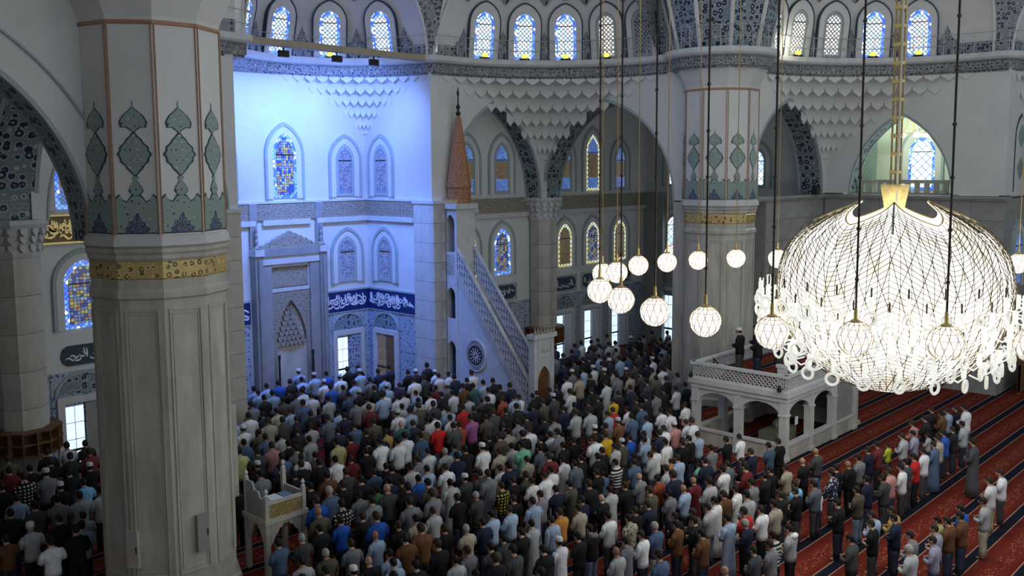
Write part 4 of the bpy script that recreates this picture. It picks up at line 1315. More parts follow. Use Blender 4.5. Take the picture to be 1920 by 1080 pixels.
def pface(T, spans, nm):
    for (u0, u1, solid) in spans:
        mb = MB(); mb.T = T
        mb.box(u0, u1, 0.03, 0.17, 0, 0.52)
        o = mb.build('low_wall', M['marble'], mp)
        mb = MB(); mb.T = T
        mb.box(u0, u1, -0.01, 0.2, 0.50, 0.58)
        mb.build('wall_coping', M['marble_white'], mp)
        if solid:
            mb = MB(); mb.T = T; mb.box(u0, u1, 0.06, 0.14, 0.58, 2.05); mb.build('closed_panel', M['marble_dark'], mp)
        else:
            m_, w_ = (u0 + u1) / 2, u1 - u0
            A = [(m_ + x, z) for x, z in [(w_ / 2 * -math.cos(PI * i / 12), 1.42 + 0.52 * math.sin(PI * i / 12) ** 0.8) for i in range(13)]]
            mb = MB(); mb.T = T
            for p, q in zip(A[:-1], A[1:]):
                mb.extr([(p[0], p[1]), (q[0], q[1]), (q[0], 2.06), (p[0], 2.06)], 0.05, 0.17)
            mb.build('arch', M['marble_white'], mp)
    u0, u1 = spans[0][0] - 0.26, spans[-1][1] + 0.26
    mb = MB(); mb.T = T
    lattice(mb, u0, u1, 2.44, 2.88, 0.03, 0.07, 0.16, 0.024)
    mb.build('parapet_lattice', M['marble_white'], mp)
    mb = MB(); mb.T = T
    mb.box(u0 - 0.08, u1 + 0.08, -0.02, 0.12, 2.88, 2.98).box(u0 - 0.05, u1 + 0.05, 0.0, 0.1, 2.40, 2.46)
    mb.build('parapet_rail', M['marble_white'], mp)
pface(I4(), [(0.26, 1.85, False), (2.11, 3.7, False), (3.96, LX - 0.26, True)], 'front')
TL = Matrix(((0, 1, 0, 0), (1, 0, 0, 0), (0, 0, 1, 0), (0, 0, 0, 1)))
pface(TL, [(0.26, LY / 2 - 0.13, False), (LY / 2 + 0.13, LY - 0.26, False)], 'flank')
TBk = Matrix(((1, 0, 0, 0), (0, -1, 0, LY), (0, 0, 1, 0), (0, 0, 0, 1)))
pface(TBk, [(0.26, 1.85, False), (2.11, 3.7, False), (3.96, LX - 0.26, True)], 'back')
TR = Matrix(((0, -1, 0, LX), (1, 0, 0, 0), (0, 0, 1, 0), (0, 0, 0, 1)))
pface(TR, [(0.26, LY - 0.26, True)], 'end')
pf(MB().box(LX + 0.02, LX + 0.62, 0.2, 0.9, 0, 2.2).box(LX + 0.02, LX + 0.68, 0.12, 0.98, 0, 0.15), 'end_buttress', M['marble'])
# things in and on the platform
bx = empty('storage_crate', (30.3, 15.6, 0))
tag(bx, 'pale storage crate with bundled cloth inside the platform arches', 'crate')
MB().box(-0.75, 0.75, -0.35, 0.35, 0.0, 0.62).build('crate_body', noisy('pale_canvas', (0.16, 0.16, 0.12), (0.24, 0.24, 0.18), 8, 0.9, bump=0.4), bx)
MB().sphere((0.25, 0, 0.72), (0.42, 0.28, 0.22), 10, 6).build('cloth_bundle', noisy('bundle_cloth', (0.22, 0.21, 0.16), (0.36, 0.35, 0.28), 9, 0.9, bump=0.5), bx)
nt_ = empty('paper_notice', (29.55, 14.52, 1.1))
tag(nt_, 'small white paper notice taped inside the platform arch', 'notice')
MB().box(-0.1, 0.1, -0.01, 0.01, 0, 0.28).build('sheet', M['paper'], nt_)
for k, (x, y, lb) in enumerate(((28.42, 14.62, 'near corner'), (28.40, 18.05, 'far corner'))):
    cm = empty('security_camera', (x, y, 2.40))
    tag(cm, 'small black camera clamped on the %s of the platform parapet' % lb, 'camera', 'black cameras on the platform')
    MB().tube([(-0.16, -0.1, 0.12), (0.10, 0.06, 0.16)], [0.08, 0.06], 8).build('camera_body', M['black'], cm)
    MB().tube([(0.06, 0.03, 0.12), (0.12, 0.05, -0.05)], 0.03, 6).build('clamp', M['black'], cm)
bd = empty('amplifier_box', (29.0, 17.6, 2.46))
tag(bd, 'white amplifier box with cables at the back corner of the platform deck', 'amplifier')
MB().box(-0.25, 0.6, -0.2, 0.25, 0, 0.32).build('case', M['white_plastic'], bd)
MB().tube([(0.2, 0, 0.32), (0.35, 0.1, 0.55), (0.5, 0, 0.32)], 0.03, 5).build('cable', M['black'], bd)
st = empty('floor_lectern', (29.4, 15.0, 2.46))
tag(st, 'small white lectern on the platform deck near the lattice corner', 'lectern')
MB().box(-0.16, 0.16, -0.12, 0.12, 0, 0.6).build('body', M['white_plastic'], st)
MB().extr([(-0.2, 0.6), (0.2, 0.6), (0.2, 0.66), (-0.2, 0.72)], -0.16, 0.16).build('desk', M['white_plastic'], st)

# ------------------------------------------------------------------ preacher's chair
KX, KY = 11.86, 19.52
kc = empty('preacher_chair', (KX, KY, 0))
tag(kc, 'raised marble preaching chair with pierced gilt front panel beside the near column', 'pulpit chair')
KW, KD, KH = 1.18, 1.0, 1.38
def kp(mb, name, mat): return mb.build(name, mat, kc)
for x, y in ((0, 0), (KW - 0.12, 0), (0, KD - 0.12), (KW - 0.12, KD - 0.12)):
    kp(MB().box(x, x + 0.12, y, y + 0.12, 0, KH), 'leg', M['marble'])
    hp = 2.0 if y < 0.1 else 2.3
    kp(MB().box(x + 0.01, x + 0.11, y + 0.01, y + 0.11, KH, hp), 'corner_post', M['marble'])
    kp(MB().lathe([(0.04, hp), (0.06, hp + 0.04), (0.025, hp + 0.08), (0.055, hp + 0.14), (0.015, hp + 0.22)], 8, (x + 0.06, y + 0.06)), 'finial', M['marble_white'])
kp(MB().box(-0.03, KW + 0.03, -0.03, KD + 0.03, KH - 0.05, KH + 0.07), 'seat_slab', M['marble'])
def apron(T, w_):
    n = 14
    A = []
    for i in range(n + 1):
        t = -1 + 2 * i / n
        A.append((w_ / 2 + (w_ / 2 - 0.14) * t, 0.78 + 0.5 * (1 - abs(t) ** 1.7) - 0.05 * abs(math.sin(i * PI / 2 * 1.0))))
    mb = MB(); mb.T = T
    for p, q in zip(A[:-1], A[1:]):
        mb.extr([(p[0], p[1]), (q[0], q[1]), (q[0], KH - 0.05), (p[0], KH - 0.05)], 0.02, 0.08)
    kp(mb, 'apron', M['marble'])
apron(I4(), KW); apron(TL, KD)
apron(Matrix(((1, 0, 0, 0), (0, -1, 0, KD), (0, 0, 1, 0), (0, 0, 0, 1))), KW)
apron(Matrix(((0, -1, 0, KW), (1, 0, 0, 0), (0, 0, 1, 0), (0, 0, 0, 1))), KD)
kp(lattice(MB(), 0.12, KW - 0.12, KH + 0.09, KH + 0.42, 0.03, 0.07, 0.09, 0.018), 'front_lattice', M['gold'])
kp(MB().box(0.1, KW - 0.1, 0.02, 0.09, KH + 0.42, KH + 0.5), 'front_rail', M['marble'])
mb = MB(); mb.T = TL
mb.extr([(0.1, KH + 0.07), (KD - 0.1, KH + 0.07), (KD - 0.1, 2.28), (KD * 0.62, 2.28), (KD * 0.55, 2.1), (KD * 0.36, 2.1), (KD * 0.3, 1.95), (0.1, 1.95)], 0.02, 0.07)
kp(mb, 'side_panel', M['marble_dark'])
mb = MB(); mb.T = Matrix(((0, -1, 0, KW), (1, 0, 0, 0), (0, 0, 1, 0), (0, 0, 0, 1)))
mb.extr([(0.1, KH + 0.07), (KD - 0.1, KH + 0.07), (KD - 0.1, 1.9), (0.1, 1.9)], 0.02, 0.07)
kp(mb, 'side_panel', M['marble'])
bkp = empty('book_pile', (KX + 0.62, KY + 0.45, KH + 0.07))
tag(bkp, 'open pale papers lying on a dark cushion on the preaching chair', 'papers')
MB().box(-0.36, 0.36, -0.3, 0.3, 0, 0.30).build('cushion', M['black'], bkp)
MB().box(-0.28, 0.06, -0.2, 0.2, 0.30, 0.36).build('papers', M['paper'], bkp)
MB().box(0.08, 0.34, -0.22, 0.16, 0.30, 0.37).build('folded_cloth', M['blue_cloth'], bkp)
# loudspeaker column on the near column and other fittings
sk = empty('column_loudspeaker', (11.62, 20.55, 1.9))
tag(sk, 'tall thin cream loudspeaker mounted on the near column above the preaching chair', 'loudspeaker')
MB().box(-0.09, 0.09, -0.10, 0.10, 0, 2.3).build('cabinet', M['marble'], sk)
for z in (0.4, 2.0): MB().box(-0.16, -0.08, -0.04, 0.04, z, z + 0.08).build('wall_bracket', M['black'], sk)
for k, (t, z) in enumerate(((-148, 1.15), (-89, 1.35))):
    dr_ = empty('access_hatch', mat=frame((CL[0] + 1.49 * math.cos(math.radians(t)), CL[1] + 1.49 * math.sin(math.radians(t)), z), (math.cos(math.radians(t)), math.sin(math.radians(t)))))
    tag(dr_, ('left' if k == 0 else 'right') + ' narrow grey hatch low on the near column', 'hatch', 'hatches on the near column')
    MB().box(-0.14, 0.14, -0.05, 0.05, 0, 0.85).build('hatch_plate', M['marble_dark'] if k else M['marble'], dr_)
    MB().box(0.09, 0.11, -0.065, -0.05, 0.35, 0.5).build('hatch_handle', M['black'], dr_)
sp2 = empty('gallery_speaker', (41.8, 19.85, 8.6))
tag(sp2, 'small black speaker standing on the ledge in the tiled arch', 'speaker')
MB().box(-0.22, 0.22, -0.12, 0.12, 0.0, 0.38).build('cabinet', M['black'], sp2)
MB().box(-0.18, 0.18, -0.14, -0.12, 0.04, 0.34).build('grille', M['dark_panel'], sp2)
wp = empty('wooden_screen', (45.6, 11.3, 0))
tag(wp, 'low brown wooden screen at the right edge by the side niche', 'screen')
MB().box(-1.6, 1.6, 0, 0.1, 0.1, 1.3).build('panel', M['wood'], wp)
for k in range(4): MB().box(-1.6 + k * 1.03, -1.5 + k * 1.03, -0.03, 0.12, 0, 1.4).build('post', M['wood'], wp)

# ------------------------------------------------------------------ lamps
def glow(name, stops, strength, scale, thr):
    m, nt, b = nmat(name)
    co = coord(nt, 'Object')
    v = N(nt, 'ShaderNodeTexVoronoi')
    v.inputs['Scale'].default_value = scale
    nt.links.new(co, v.inputs['Vector'])
    c = ramp(nt, v.outputs['Distance'], stops)
    nt.links.new(c, b.inputs['Emission Color'])
    b.inputs['Base Color'].default_value = (0.8, 0.78, 0.7, 1)
    b.inputs['Emission Strength'].default_value = strength
    b.inputs['Roughness'].default_value = 0.3
    return m


M['shell'] = glow('lit_crystal_shell', [(0.0, (1.0, 0.99, 0.95)), (0.40, (0.92, 0.90, 0.85)), (0.62, (0.60, 0.56, 0.46)), (0.95, (0.46, 0.41, 0.30))], 1.45, 1.7, 0)
M['shell_in'] = flat('lit_petal_lining', (1.0, 0.95, 0.84), 0.4, emit=0.9)
M['globe'] = glow('lit_globe', [(0.0, (1.0, 0.99, 0.96)), (0.5, (1.0, 0.98, 0.94)), (0.9, (0.7, 0.66, 0.58))], 1.25, 9.0, 0)
M['bead'] = flat('crystal_bead', (0.10, 0.075, 0.04), 0.3, metal=0.3)
M['crystal'] = flat('lit_crystal', (0.90, 0.92, 0.86), 0.15, emit=0.80)
for _k in ('crystal',):
    _b = M[_k].node_tree.nodes['Principled BSDF']
    for _l in list(_b.inputs['Base Color'].links): M[_k].node_tree.links.remove(_l)
    _b.inputs['Base Color'].default_value = (0.10, 0.10, 0.09, 1)
M['crystal_dim'] = flat('crystal_ring_glass', (0.86, 0.88, 0.80), 0.12, emit=0.62)

_b = M['crystal_dim'].node_tree.nodes['Principled BSDF']
for _l in list(_b.inputs['Base Color'].links): M['crystal_dim'].node_tree.links.remove(_l)
_b.inputs['Base Color'].default_value = (0.10, 0.10, 0.08, 1)
ch = empty('great_chandelier', (22.21, 8.59, 4.62))
tag(ch, 'huge glowing crystal globe chandelier with lotus-petal crown', 'chandelier')
CRD = 2.62
NP = 6
toC = math.atan2(-8.5, -22.3)


PRZ = [(0.02, 0.0), (0.70, 0.07), (1.28, 0.28), (1.85, 0.66), (2.30, 1.18), (2.55, 1.80), (2.63, 2.36), (2.60, 2.85), (2.50, 3.24), (2.27, 3.64), (1.93, 3.96), (1.46, 4.22), (1.05, 4.40), (0.80, 4.54)]
_ac = [0.0]
for _a, _b in zip(PRZ[:-1], PRZ[1:]): _ac.append(_ac[-1] + math.hypot(_b[0] - _a[0], _b[1] - _a[1]))
_ss = np.linspace(0, 1, 200)
_rr = np.interp(_ss * _ac[-1], _ac, [p[0] for p in PRZ]); _zz = np.interp(_ss * _ac[-1], _ac, [p[1] for p in PRZ])
_kk = np.ones(13) / 13
_rr = np.convolve(np.pad(_rr, 6, mode='edge'), _kk, 'valid'); _zz = np.convolve(np.pad(_zz, 6, mode='edge'), _kk, 'valid')
_rr[0] = 0.01


def prof(s):
    """onion profile: s 0 (bottom) .. 1 (petal tip) -> radius, height"""
    return float(np.interp(s, _ss, _rr)), float(np.interp(s, _ss, _zz))


def top_s(phi):
    a = ((phi - toC) % (2 * PI / NP))
    a = min(a, 2 * PI / NP - a) / (PI / NP)     # 0 at petal centre, 1 between petals
    return 0.84 + 0.16 * (1 - a) ** 1.35


def shellpt(phi, f, off=0.0):
    r, z = prof(f * top_s(phi))
    return ((r + off) * math.cos(phi), (r + off) * math.sin(phi), z + off * 0.1)


nph, nf = 144, 44
rings = [[shellpt(2 * PI * j / nph, 0.004 + 0.996 * i / nf) for j in range(nph)] for i in range(nf + 1)]
MB().loft(rings, True, True, False).build('crystal_shell', M['shell'], ch, smooth=True)
rings = [[shellpt(2 * PI * j / nph, 0.80 + 0.20 * i / 8, -0.05) for j in range(nph)] for i in range(9)]
MB().loft(rings, True).build('petal_lining', M['shell_in'], ch, smooth=True)
# net of crystal strings on the shell
mb = MB()
for sgn in (1, -1):
    for k in range(48):
        pts = [shellpt(2 * PI * k / 48 + sgn * 0.62 * (i / 30 - 0.5) + toC, 0.14 + 0.80 * i / 30, 0.012) for i in range(31)]
        mb.tube(pts, 0.009, 3, False)
mb.build('net_of_strings', M['bead'], ch)
mb = MB()
for i in range(44):
    f = 0.16 + 0.82 * i / 44
    pts = [shellpt(2 * PI * j / 72, f, 0.01) for j in range(73)]
    mb.tube(pts, 0.008, 3, False)
for k in range(72):
    pts = [shellpt(2 * PI * k / 72, 0.10 + 0.89 * i / 24, 0.01) for i in range(25)]
    mb.tube(pts, 0.008, 3, False)
mb.build('bead_rows', M['bead'], ch)
for k in range(NP):
    phi = toC + 2 * PI * k / NP
    MB().tube([shellpt(phi, 0.80 + 0.2 * i / 10, 0.02) for i in range(11)], 0.02, 5).build('petal_spine', M['bead'], ch)
    pts = [shellpt(phi + (PI / NP) * (2 * i / 24 - 1), 1.0, 0.0) for i in range(25)]
    MB().tube(pts, 0.02, 4).build('petal_edge', M['brass'], ch)
MB().lathe([(0.20, 4.25), (0.24, 4.35), (0.34, 4.85), (0.34, 4.90), (0.05, 4.92)], 8).build('gilt_cup', M['gold'], ch)
MB().lathe([(0.05, 4.0), (0.12, 4.15), (0.12, 4.3)], 8).build('hub', M['bronze'], ch)
for k in range(4):
    t = PI * k / 2 + 0.4
    MB().tube([(0.10 * math.cos(t), 0.10 * math.sin(t), 4.9 + 0.5 * i) for i in range(41)], 0.022, 5).build('chain', M['brass'], ch)
lk = MB().lathe([(0.03, -0.06), (0.15, -0.03), (0.15, 0.03), (0.03, 0.06)], 8).mesh('chain_link', M['gold'])
for i in range(26): inst(lk, 'chain_link', ch, (0, 0, 5.2 + 0.42 * i))
MB().tube([(-0.25, -0.15, 3.9), (-0.22, -0.12, 24)], 0.02, 5).build('power_cable', M['white_plastic'], ch)
# crystal lamps in rows around the lower half
lm_t = MB().lathe([(0.03, 0.0), (0.055, 0.02), (0.06, 0.26), (0.045, 0.28)], 7).mesh('crystal_tube', M['crystal'])
lm_c = MB().lathe([(0.02, 0.02), (0.022, 0.20), (0.008, 0.24)], 5).mesh('candle', M['bronze'])
def torus(R, r, n=12, m=5):
    mb = MB()
    rg = []
    for i in range(n):
        t = 2 * PI * i / n
        rg.append([((R + r * math.cos(2 * PI * j / m)) * math.cos(t), r * math.sin(2 * PI * j / m), (R + r * math.cos(2 * PI * j / m)) * math.sin(t)) for j in range(m)])
    rg.append(rg[0])
    return mb.loft(rg, True)
lm_r = torus(0.13, 0.035).mesh('crystal_ring', M['crystal_dim'])
lm_a = MB().tube([(-0.34, 0, -0.06), (-0.15, 0, -0.12), (0, 0, 0)], 0.02, 5).mesh('lamp_arm', M['crystal'])
rows = [(3.02, 2.30, 26), (3.0, 2.0, 26), (2.93, 1.70, 24), (2.78, 1.38, 24), (2.58, 1.06, 22), (2.28, 0.74, 20)]
for ri, (r, z, n) in enumerate(rows):
    for k in range(n):
        t = 2 * PI * (k + 0.5 * (ri % 2)) / n
        p = (r * math.cos(t), r * math.sin(t), z)
        e = inst(lm_t, 'crystal_lamp', ch, p, (0, 0, t))
        inst(lm_a, 'lamp_arm', e)
        if ri < 4: inst(lm_c, 'candle', e, (-0.02, 0, 0.28))
        inst(lm_r, 'crystal_ring', e, (0.05, 0, -0.16), (0, 0, PI / 2 + 0.5))

for k in range(12):       # the light given by the crystal lamps
    t = 2 * PI * k / 12
    lamp('chandelier_light', 'POINT', (22.21 + 3.35 * math.cos(t), 8.59 + 3.35 * math.sin(t), 6.3), 95, (1.0, 0.95, 0.86), shadow_soft_size=0.25)
GL = [(17.26, 13.5, 0), (21.3, 16.56, 1), (20.57, 15.49, 1), (16.34, 12.19, 0), (22.41, 16.09, 1), (15.46, 10.69, 0), (23.69, 15.95, 1), (24.84, 15.58, 1), (26.08, 14.98, 1), (26.85, 13.96, 1), (15.11, 9.3, 0), (14.87, 7.81, 0), (15.28, 6.49, 0), (15.84, 5.21, 0), (30.02, 7.92, 1), (16.59, 4.10, 0), (38.2, 25.2, 2)]
GR = 0.292
gs = MB().sphere((0, 0, 0), GR, 24, 16).mesh('glass_globe', M['globe'], True)
mb = MB()
for k in range(12):
    for sg in (1, -1):
        mb.tube([((GR + 0.004) * math.cos(-1.1 + 2.5 * i / 10) * math.cos(2 * PI * k / 12 + sg * 0.9 * i / 10), (GR + 0.004) * math.cos(-1.1 + 2.5 * i / 10) * math.sin(2 * PI * k / 12 + sg * 0.9 * i / 10), (GR + 0.004) * math.sin(-1.1 + 2.5 * i / 10)) for i in range(11)], 0.006, 3, False)
for z in (-0.18, -0.06, 0.06, 0.17, 0.24):
    rr = math.sqrt(GR * GR - z * z) + 0.003
    mb.tube([(rr * math.cos(2 * PI * j / 24), rr * math.sin(2 * PI * j / 24), z) for j in range(25)], 0.005, 3, False)
gn = mb.mesh('globe_net', M['brass'])
gcap = MB().lathe([(0.10, 0.262), (0.09, 0.30), (0.035, 0.33), (0.03, 0.5), (0.02, 0.52)], 8).mesh('globe_cap', M['brass'])
gct = {0: MB().tube([(0, 0, 0.5), (0, 0, 14)], 0.020, 5).mesh('cord', M['bronze']), 1: MB().tube([(0, 0, 0.5), (0, 0, 14)], 0.014, 5).mesh('cord', M['brass'])}
gjt = MB().lathe([(0.015, -0.03), (0.034, -0.02), (0.034, 0.02), (0.015, 0.03)], 6).mesh('cord_joint', M['bronze'])
near = sorted([i for i, g_ in enumerate(GL) if g_[2] == 0], key=lambda i: -GL[i][1])
far = sorted([i for i, g_ in enumerate(GL) if g_[2] == 1], key=lambda i: math.atan2(GL[i][0], GL[i][1]))
ordw = ('first', 'second', 'third', 'fourth', 'fifth', 'sixth', 'seventh', 'eighth', 'ninth')
for i, (x, y, d) in enumerate(GL):
    z = (7.08 if i != 1 else 6.91) if d < 2 else 5.65
    g_ = empty('globe_lamp', (x, y, z))
    if d == 0: lb = '%s from the left of the larger near globe lamps on dark cords' % ordw[near.index(i)]
    elif d == 1: lb = '%s from the left of the smaller far globe lamps on golden cords' % ordw[far.index(i)]
    else: lb = 'globe lamp half hidden behind the far column'
    tag(g_, lb, 'globe lamp', 'ring of globe lamps around the great chandelier' if d < 2 else None)
    s_ = 1.0 if d < 2 else 2.0
    inst(gs, 'glass_globe', g_, scale=(s_,) * 3); inst(gn, 'globe_net', g_, scale=(s_,) * 3); inst(gcap, 'globe_cap', g_, scale=(s_,) * 3)
    inst(gct[min(d, 1)], 'cord', g_)
    if d == 0:
        for k in range(11): inst(gjt, 'cord_joint', g_, (0, 0, 1.0 + 0.85 * k))


# ------------------------------------------------------------------ people
def objcol(name, kind='plain', rough=0.85, spec=0.2):
    """cloth whose colour is the object's own colour"""
    m, nt, b = nmat(name)
    oi = N(nt, 'ShaderNodeObjectInfo')
    co = coord(nt, 'Object')
    n = N(nt, 'ShaderNodeTexNoise')
    n.inputs['Scale'].default_value = 9
    nt.links.new(co, n.inputs['Vector'])
    sh = ramp(nt, n.outputs['Fac'], [(0.3, (0.80, 0.80, 0.80)), (0.7, (1.05, 1.05, 1.05))])
    src = oi.outputs['Color']
    if kind != 'plain':
        sx = N(nt, 'ShaderNodeSeparateXYZ')
        nt.links.new(co, sx.inputs[0])
        def band(o, f, duty):
            a = N(nt, 'ShaderNodeMath', operation='MULTIPLY'); a.inputs[1].default_value = f
            nt.links.new(o, a.inputs[0])
            fr = N(nt, 'ShaderNodeMath', operation='FRACT'); nt.links.new(a.outputs[0], fr.inputs[0])
            g = N(nt, 'ShaderNodeMath', operation='GREATER_THAN'); g.inputs[1].default_value = duty
            nt.links.new(fr.outputs[0], g.inputs[0])
            return g.outputs[0]
        mxn = N(nt, 'ShaderNodeMixRGB')
        if kind == 'stripe':
            f = band(sx.outputs[2], 10.5, 0.5); dark = (0.012, 0.014, 0.014)
        elif kind == 'vest':
            f = band(sx.outputs[2], 3.2, 0.75); dark = (0.50, 0.42, 0.14)
        elif kind == 'check':
            a1, a2 = band(sx.outputs[0], 11, 0.5), band(sx.outputs[2], 11, 0.5)
            ad = N(nt, 'ShaderNodeMath', operation='MAXIMUM'); nt.links.new(a1, ad.inputs[0]); nt.links.new(a2, ad.inputs[1])
            f = ad.outputs[0]; dark = (0.01, 0.01, 0.011)
        else:
            v = N(nt, 'ShaderNodeTexVoronoi'); v.inputs['Scale'].default_value = 13
            nt.links.new(co, v.inputs['Vector'])
            g = N(nt, 'ShaderNodeMath', operation='LESS_THAN'); g.inputs[1].default_value = 0.36
            nt.links.new(v.outputs['Distance'], g.inputs[0]); f = g.outputs[0]
            dark = (0.62, 0.62, 0.60) if kind == 'flower_dark' else (0.07, 0.06, 0.045)
        nt.links.new(f, mxn.inputs[0]); nt.links.new(src, mxn.inputs[1]); mxn.inputs[2].default_value = c4(dark)
        src = mxn.outputs[0]
    mu = N(nt, 'ShaderNodeMixRGB', blend_type='MULTIPLY'); mu.inputs[0].default_value = 1
    nt.links.new(src, mu.inputs[1]); nt.links.new(sh, mu.inputs[2])
    nt.links.new(mu.outputs[0], b.inputs['Base Color'])
    n2 = N(nt, 'ShaderNodeTexNoise'); n2.inputs['Scale'].default_value = 7; n2.inputs['Detail'].default_value = 3
    mp_ = N(nt, 'ShaderNodeMapping'); mp_.inputs['Scale'].default_value = (2.2, 2.2, 0.7)
    nt.links.new(co, mp_.inputs[0]); nt.links.new(mp_.outputs[0], n2.inputs['Vector'])
    bp = N(nt, 'ShaderNodeBump'); bp.inputs['Strength'].default_value = 0.55; bp.inputs['Distance'].default_value = 0.04
    nt.links.new(n2.outputs['Fac'], bp.inputs['Height']); nt.links.new(bp.outputs[0], b.inputs['Normal'])
    b.inputs['Roughness'].default_value = rough
    b.inputs['Specular IOR Level'].default_value = spec
    return m


CLOTH = {k: objcol('cloth_' + k, k) for k in ('plain', 'stripe', 'check', 'flower', 'flower_dark', 'vest')}
SKIN = objcol('skin', rough=0.55, spec=0.3)
EYE = noisy('eye', (0.02, 0.015, 0.01), (0.04, 0.03, 0.02), 9, 0.3)
HAIR = objcol('hair', rough=0.6)


def body_mesh(pose):
    """one continuous body grown from a skeleton: head bowed, hands folded (0) or hanging (1)"""
    V, E, R = [], [], []
    def jt(p, r, par=None):
        V.append(p); R.append(r)
        if par is not None: E.append((par, len(V) - 1))
        return len(V) - 1
    pel = jt((0, 0, 0.93), 0.125)
    bel = jt((0, 0.01, 1.08), 0.118, pel)
    che = jt((0, 0, 1.26), 0.130, bel)
    nb = jt((0, 0.0, 1.41), 0.075, che)
    nk = jt((0, 0.035, 1.485), 0.055, nb)
    jw = jt((0, 0.075, 1.535), 0.066, nk)
    hd = jt((0, 0.070, 1.595), 0.084, jw)
    tp = jt((0, 0.055, 1.655), 0.070, hd)
    for s in (-1, 1):
        sh = jt((s * 0.165, 0, 1.37), 0.062, nb)
        if pose == 0:
            el = jt((s * 0.255, 0.03, 1.11), 0.046, sh)
            wr = jt((s * 0.075, 0.215, 1.10 + 0.02 * s), 0.030, el)
            pm = jt((s * -0.005, 0.235, 1.105 + 0.02 * s), 0.030, wr)
            for k in range(4):
                f0 = jt((s * -0.045, 0.245, 1.135 + 0.02 * s - 0.021 * k), 0.0095, pm)
                f1 = jt((s * -0.085, 0.232 - 0.004 * k, 1.132 + 0.02 * s - 0.021 * k), 0.0085, f0)
            t0 = jt((s * 0.0, 0.262, 1.14 + 0.02 * s), 0.011, pm)
            jt((s * -0.035, 0.268, 1.155 + 0.02 * s), 0.009, t0)
        else:
            el = jt((s * 0.245, -0.01, 1.09), 0.046, sh)
            wr = jt((s * 0.255, 0.06, 0.85), 0.030, el)
            pm = jt((s * 0.25, 0.08, 0.775), 0.030, wr)
            for k in range(4):
                f0 = jt((s * 0.252, 0.052 + 0.021 * k, 0.715), 0.0095, pm)
                jt((s * 0.235, 0.058 + 0.021 * k, 0.675), 0.0085, f0)
            t0 = jt((s * 0.235, 0.125, 0.765), 0.011, pm)
            jt((s * 0.225, 0.135, 0.725), 0.009, t0)
        hp = jt((s * 0.085, 0, 0.85), 0.088, pel)
        kn = jt((s * 0.095, 0.02, 0.48), 0.058, hp)
        an = jt((s * 0.10, -0.01, 0.085), 0.040, kn)
        he = jt((s * 0.105, 0.03, 0.045), 0.040, an)
        jt((s * 0.115, 0.15, 0.032), 0.030, he)
    me = bpy.data.meshes.new('body')
    me.from_pydata(V, E, [])
    o = bpy.data.objects.new('body_temp', me)
    COL.objects.link(o)
    o.modifiers.new('s', 'SKIN')
    sd = me.skin_vertices[0].data
    for i, r in enumerate(R): sd[i].radius = (r, r)
    sd[0].use_root = True
    o.modifiers.new('d', 'SUBSURF').levels = 1
    dg = bpy.context.evaluated_depsgraph_get()
    dg.update()
    m2 = bpy.data.meshes.new_from_object(o.evaluated_get(dg))
    bpy.data.objects.remove(o)
    bm = bmesh.new(); bm.from_mesh(m2)
    def blob(c, r, mi=0, sub=1):
        g = bmesh.ops.create_icosphere(bm, subdivisions=sub, radius=1.0)
        for v in g['verts']: v.co = Vector((c[0] + v.co.x * r[0], c[1] + v.co.y * r[1], c[2] + v.co.z * r[2]))
        for f in {f for v in g['verts'] for f in v.link_faces}: f.material_index = mi
    blob((0, 0.062, 1.60), (0.079, 0.098, 0.112), 0, 2)      # skull
    blob((0, 0.165, 1.578), (0.014, 0.022, 0.026))           # nose
    blob((0, 0.150, 1.530), (0.030, 0.014, 0.010))           # mouth
    for s in (-1, 1):
        blob((s * 0.082, 0.055, 1.590), (0.012, 0.024, 0.034))
        blob((s * 0.032, 0.150, 1.602), (0.012, 0.010, 0.008), 1)
    bm.to_mesh(m2); bm.free()
    m2.name = 'body'
    m2.materials.clear(); m2.materials.append(SKIN); m2.materials.append(EYE)
    m2.polygons.foreach_set('use_smooth', [True] * len(m2.polygons))
    return m2


def ell(cx, cy, z, rx, ry, n=16, sq=1.0):
    return [(cx + rx * math.copysign(abs(math.cos(2 * PI * k / n)) ** sq, math.cos(2 * PI * k / n)), cy + ry * math.copysign(abs(math.sin(2 * PI * k / n)) ** sq, math.sin(2 * PI * k / n)), z) for k in range(n)]


def shirt_mb(pose, sleeve, n=16, ns=8):
    mb = MB()
    R = [ell(0, 0.0, 0.80, 0.188, 0.140, n), ell(0, 0.0, 0.92, 0.186, 0.140, n), ell(0, 0.005, 1.06, 0.180, 0.134, n), ell(0, 0.0, 1.20, 0.200, 0.142, n, 0.9), ell(0, -0.01, 1.31, 0.222, 0.136, n, 0.82), ell(0, -0.012, 1.39, 0.215, 0.112, n, 0.82), ell(0, -0.005, 1.435, 0.145, 0.088, n), ell(0, 0.01, 1.465, 0.080, 0.072, n), ell(0, 0.02, 1.480, 0.072, 0.068, n)]
    mb.loft(R, True, True, False)
    for s in (-1, 1):
        if pose == 0:
            A = [(s * 0.16, 0, 1.375), (s * 0.215, 0.0, 1.30), (s * 0.258, 0.02, 1.14), (s * 0.25, 0.06, 1.09), (s * 0.17, 0.15, 1.10), (s * 0.09, 0.215, 1.10)]
        else:
            A = [(s * 0.16, 0, 1.375), (s * 0.215, 0.0, 1.30), (s * 0.245, -0.01, 1.12), (s * 0.248, 0.0, 1.04), (s * 0.252, 0.03, 0.94), (s * 0.255, 0.055, 0.87)]
        Rr = [0.075, 0.075, 0.064, 0.060, 0.052, 0.044]
        if sleeve == 'short': A, Rr = A[:3], [0.075, 0.080, 0.074]
        mb.tube(A, Rr, ns)
    return mb


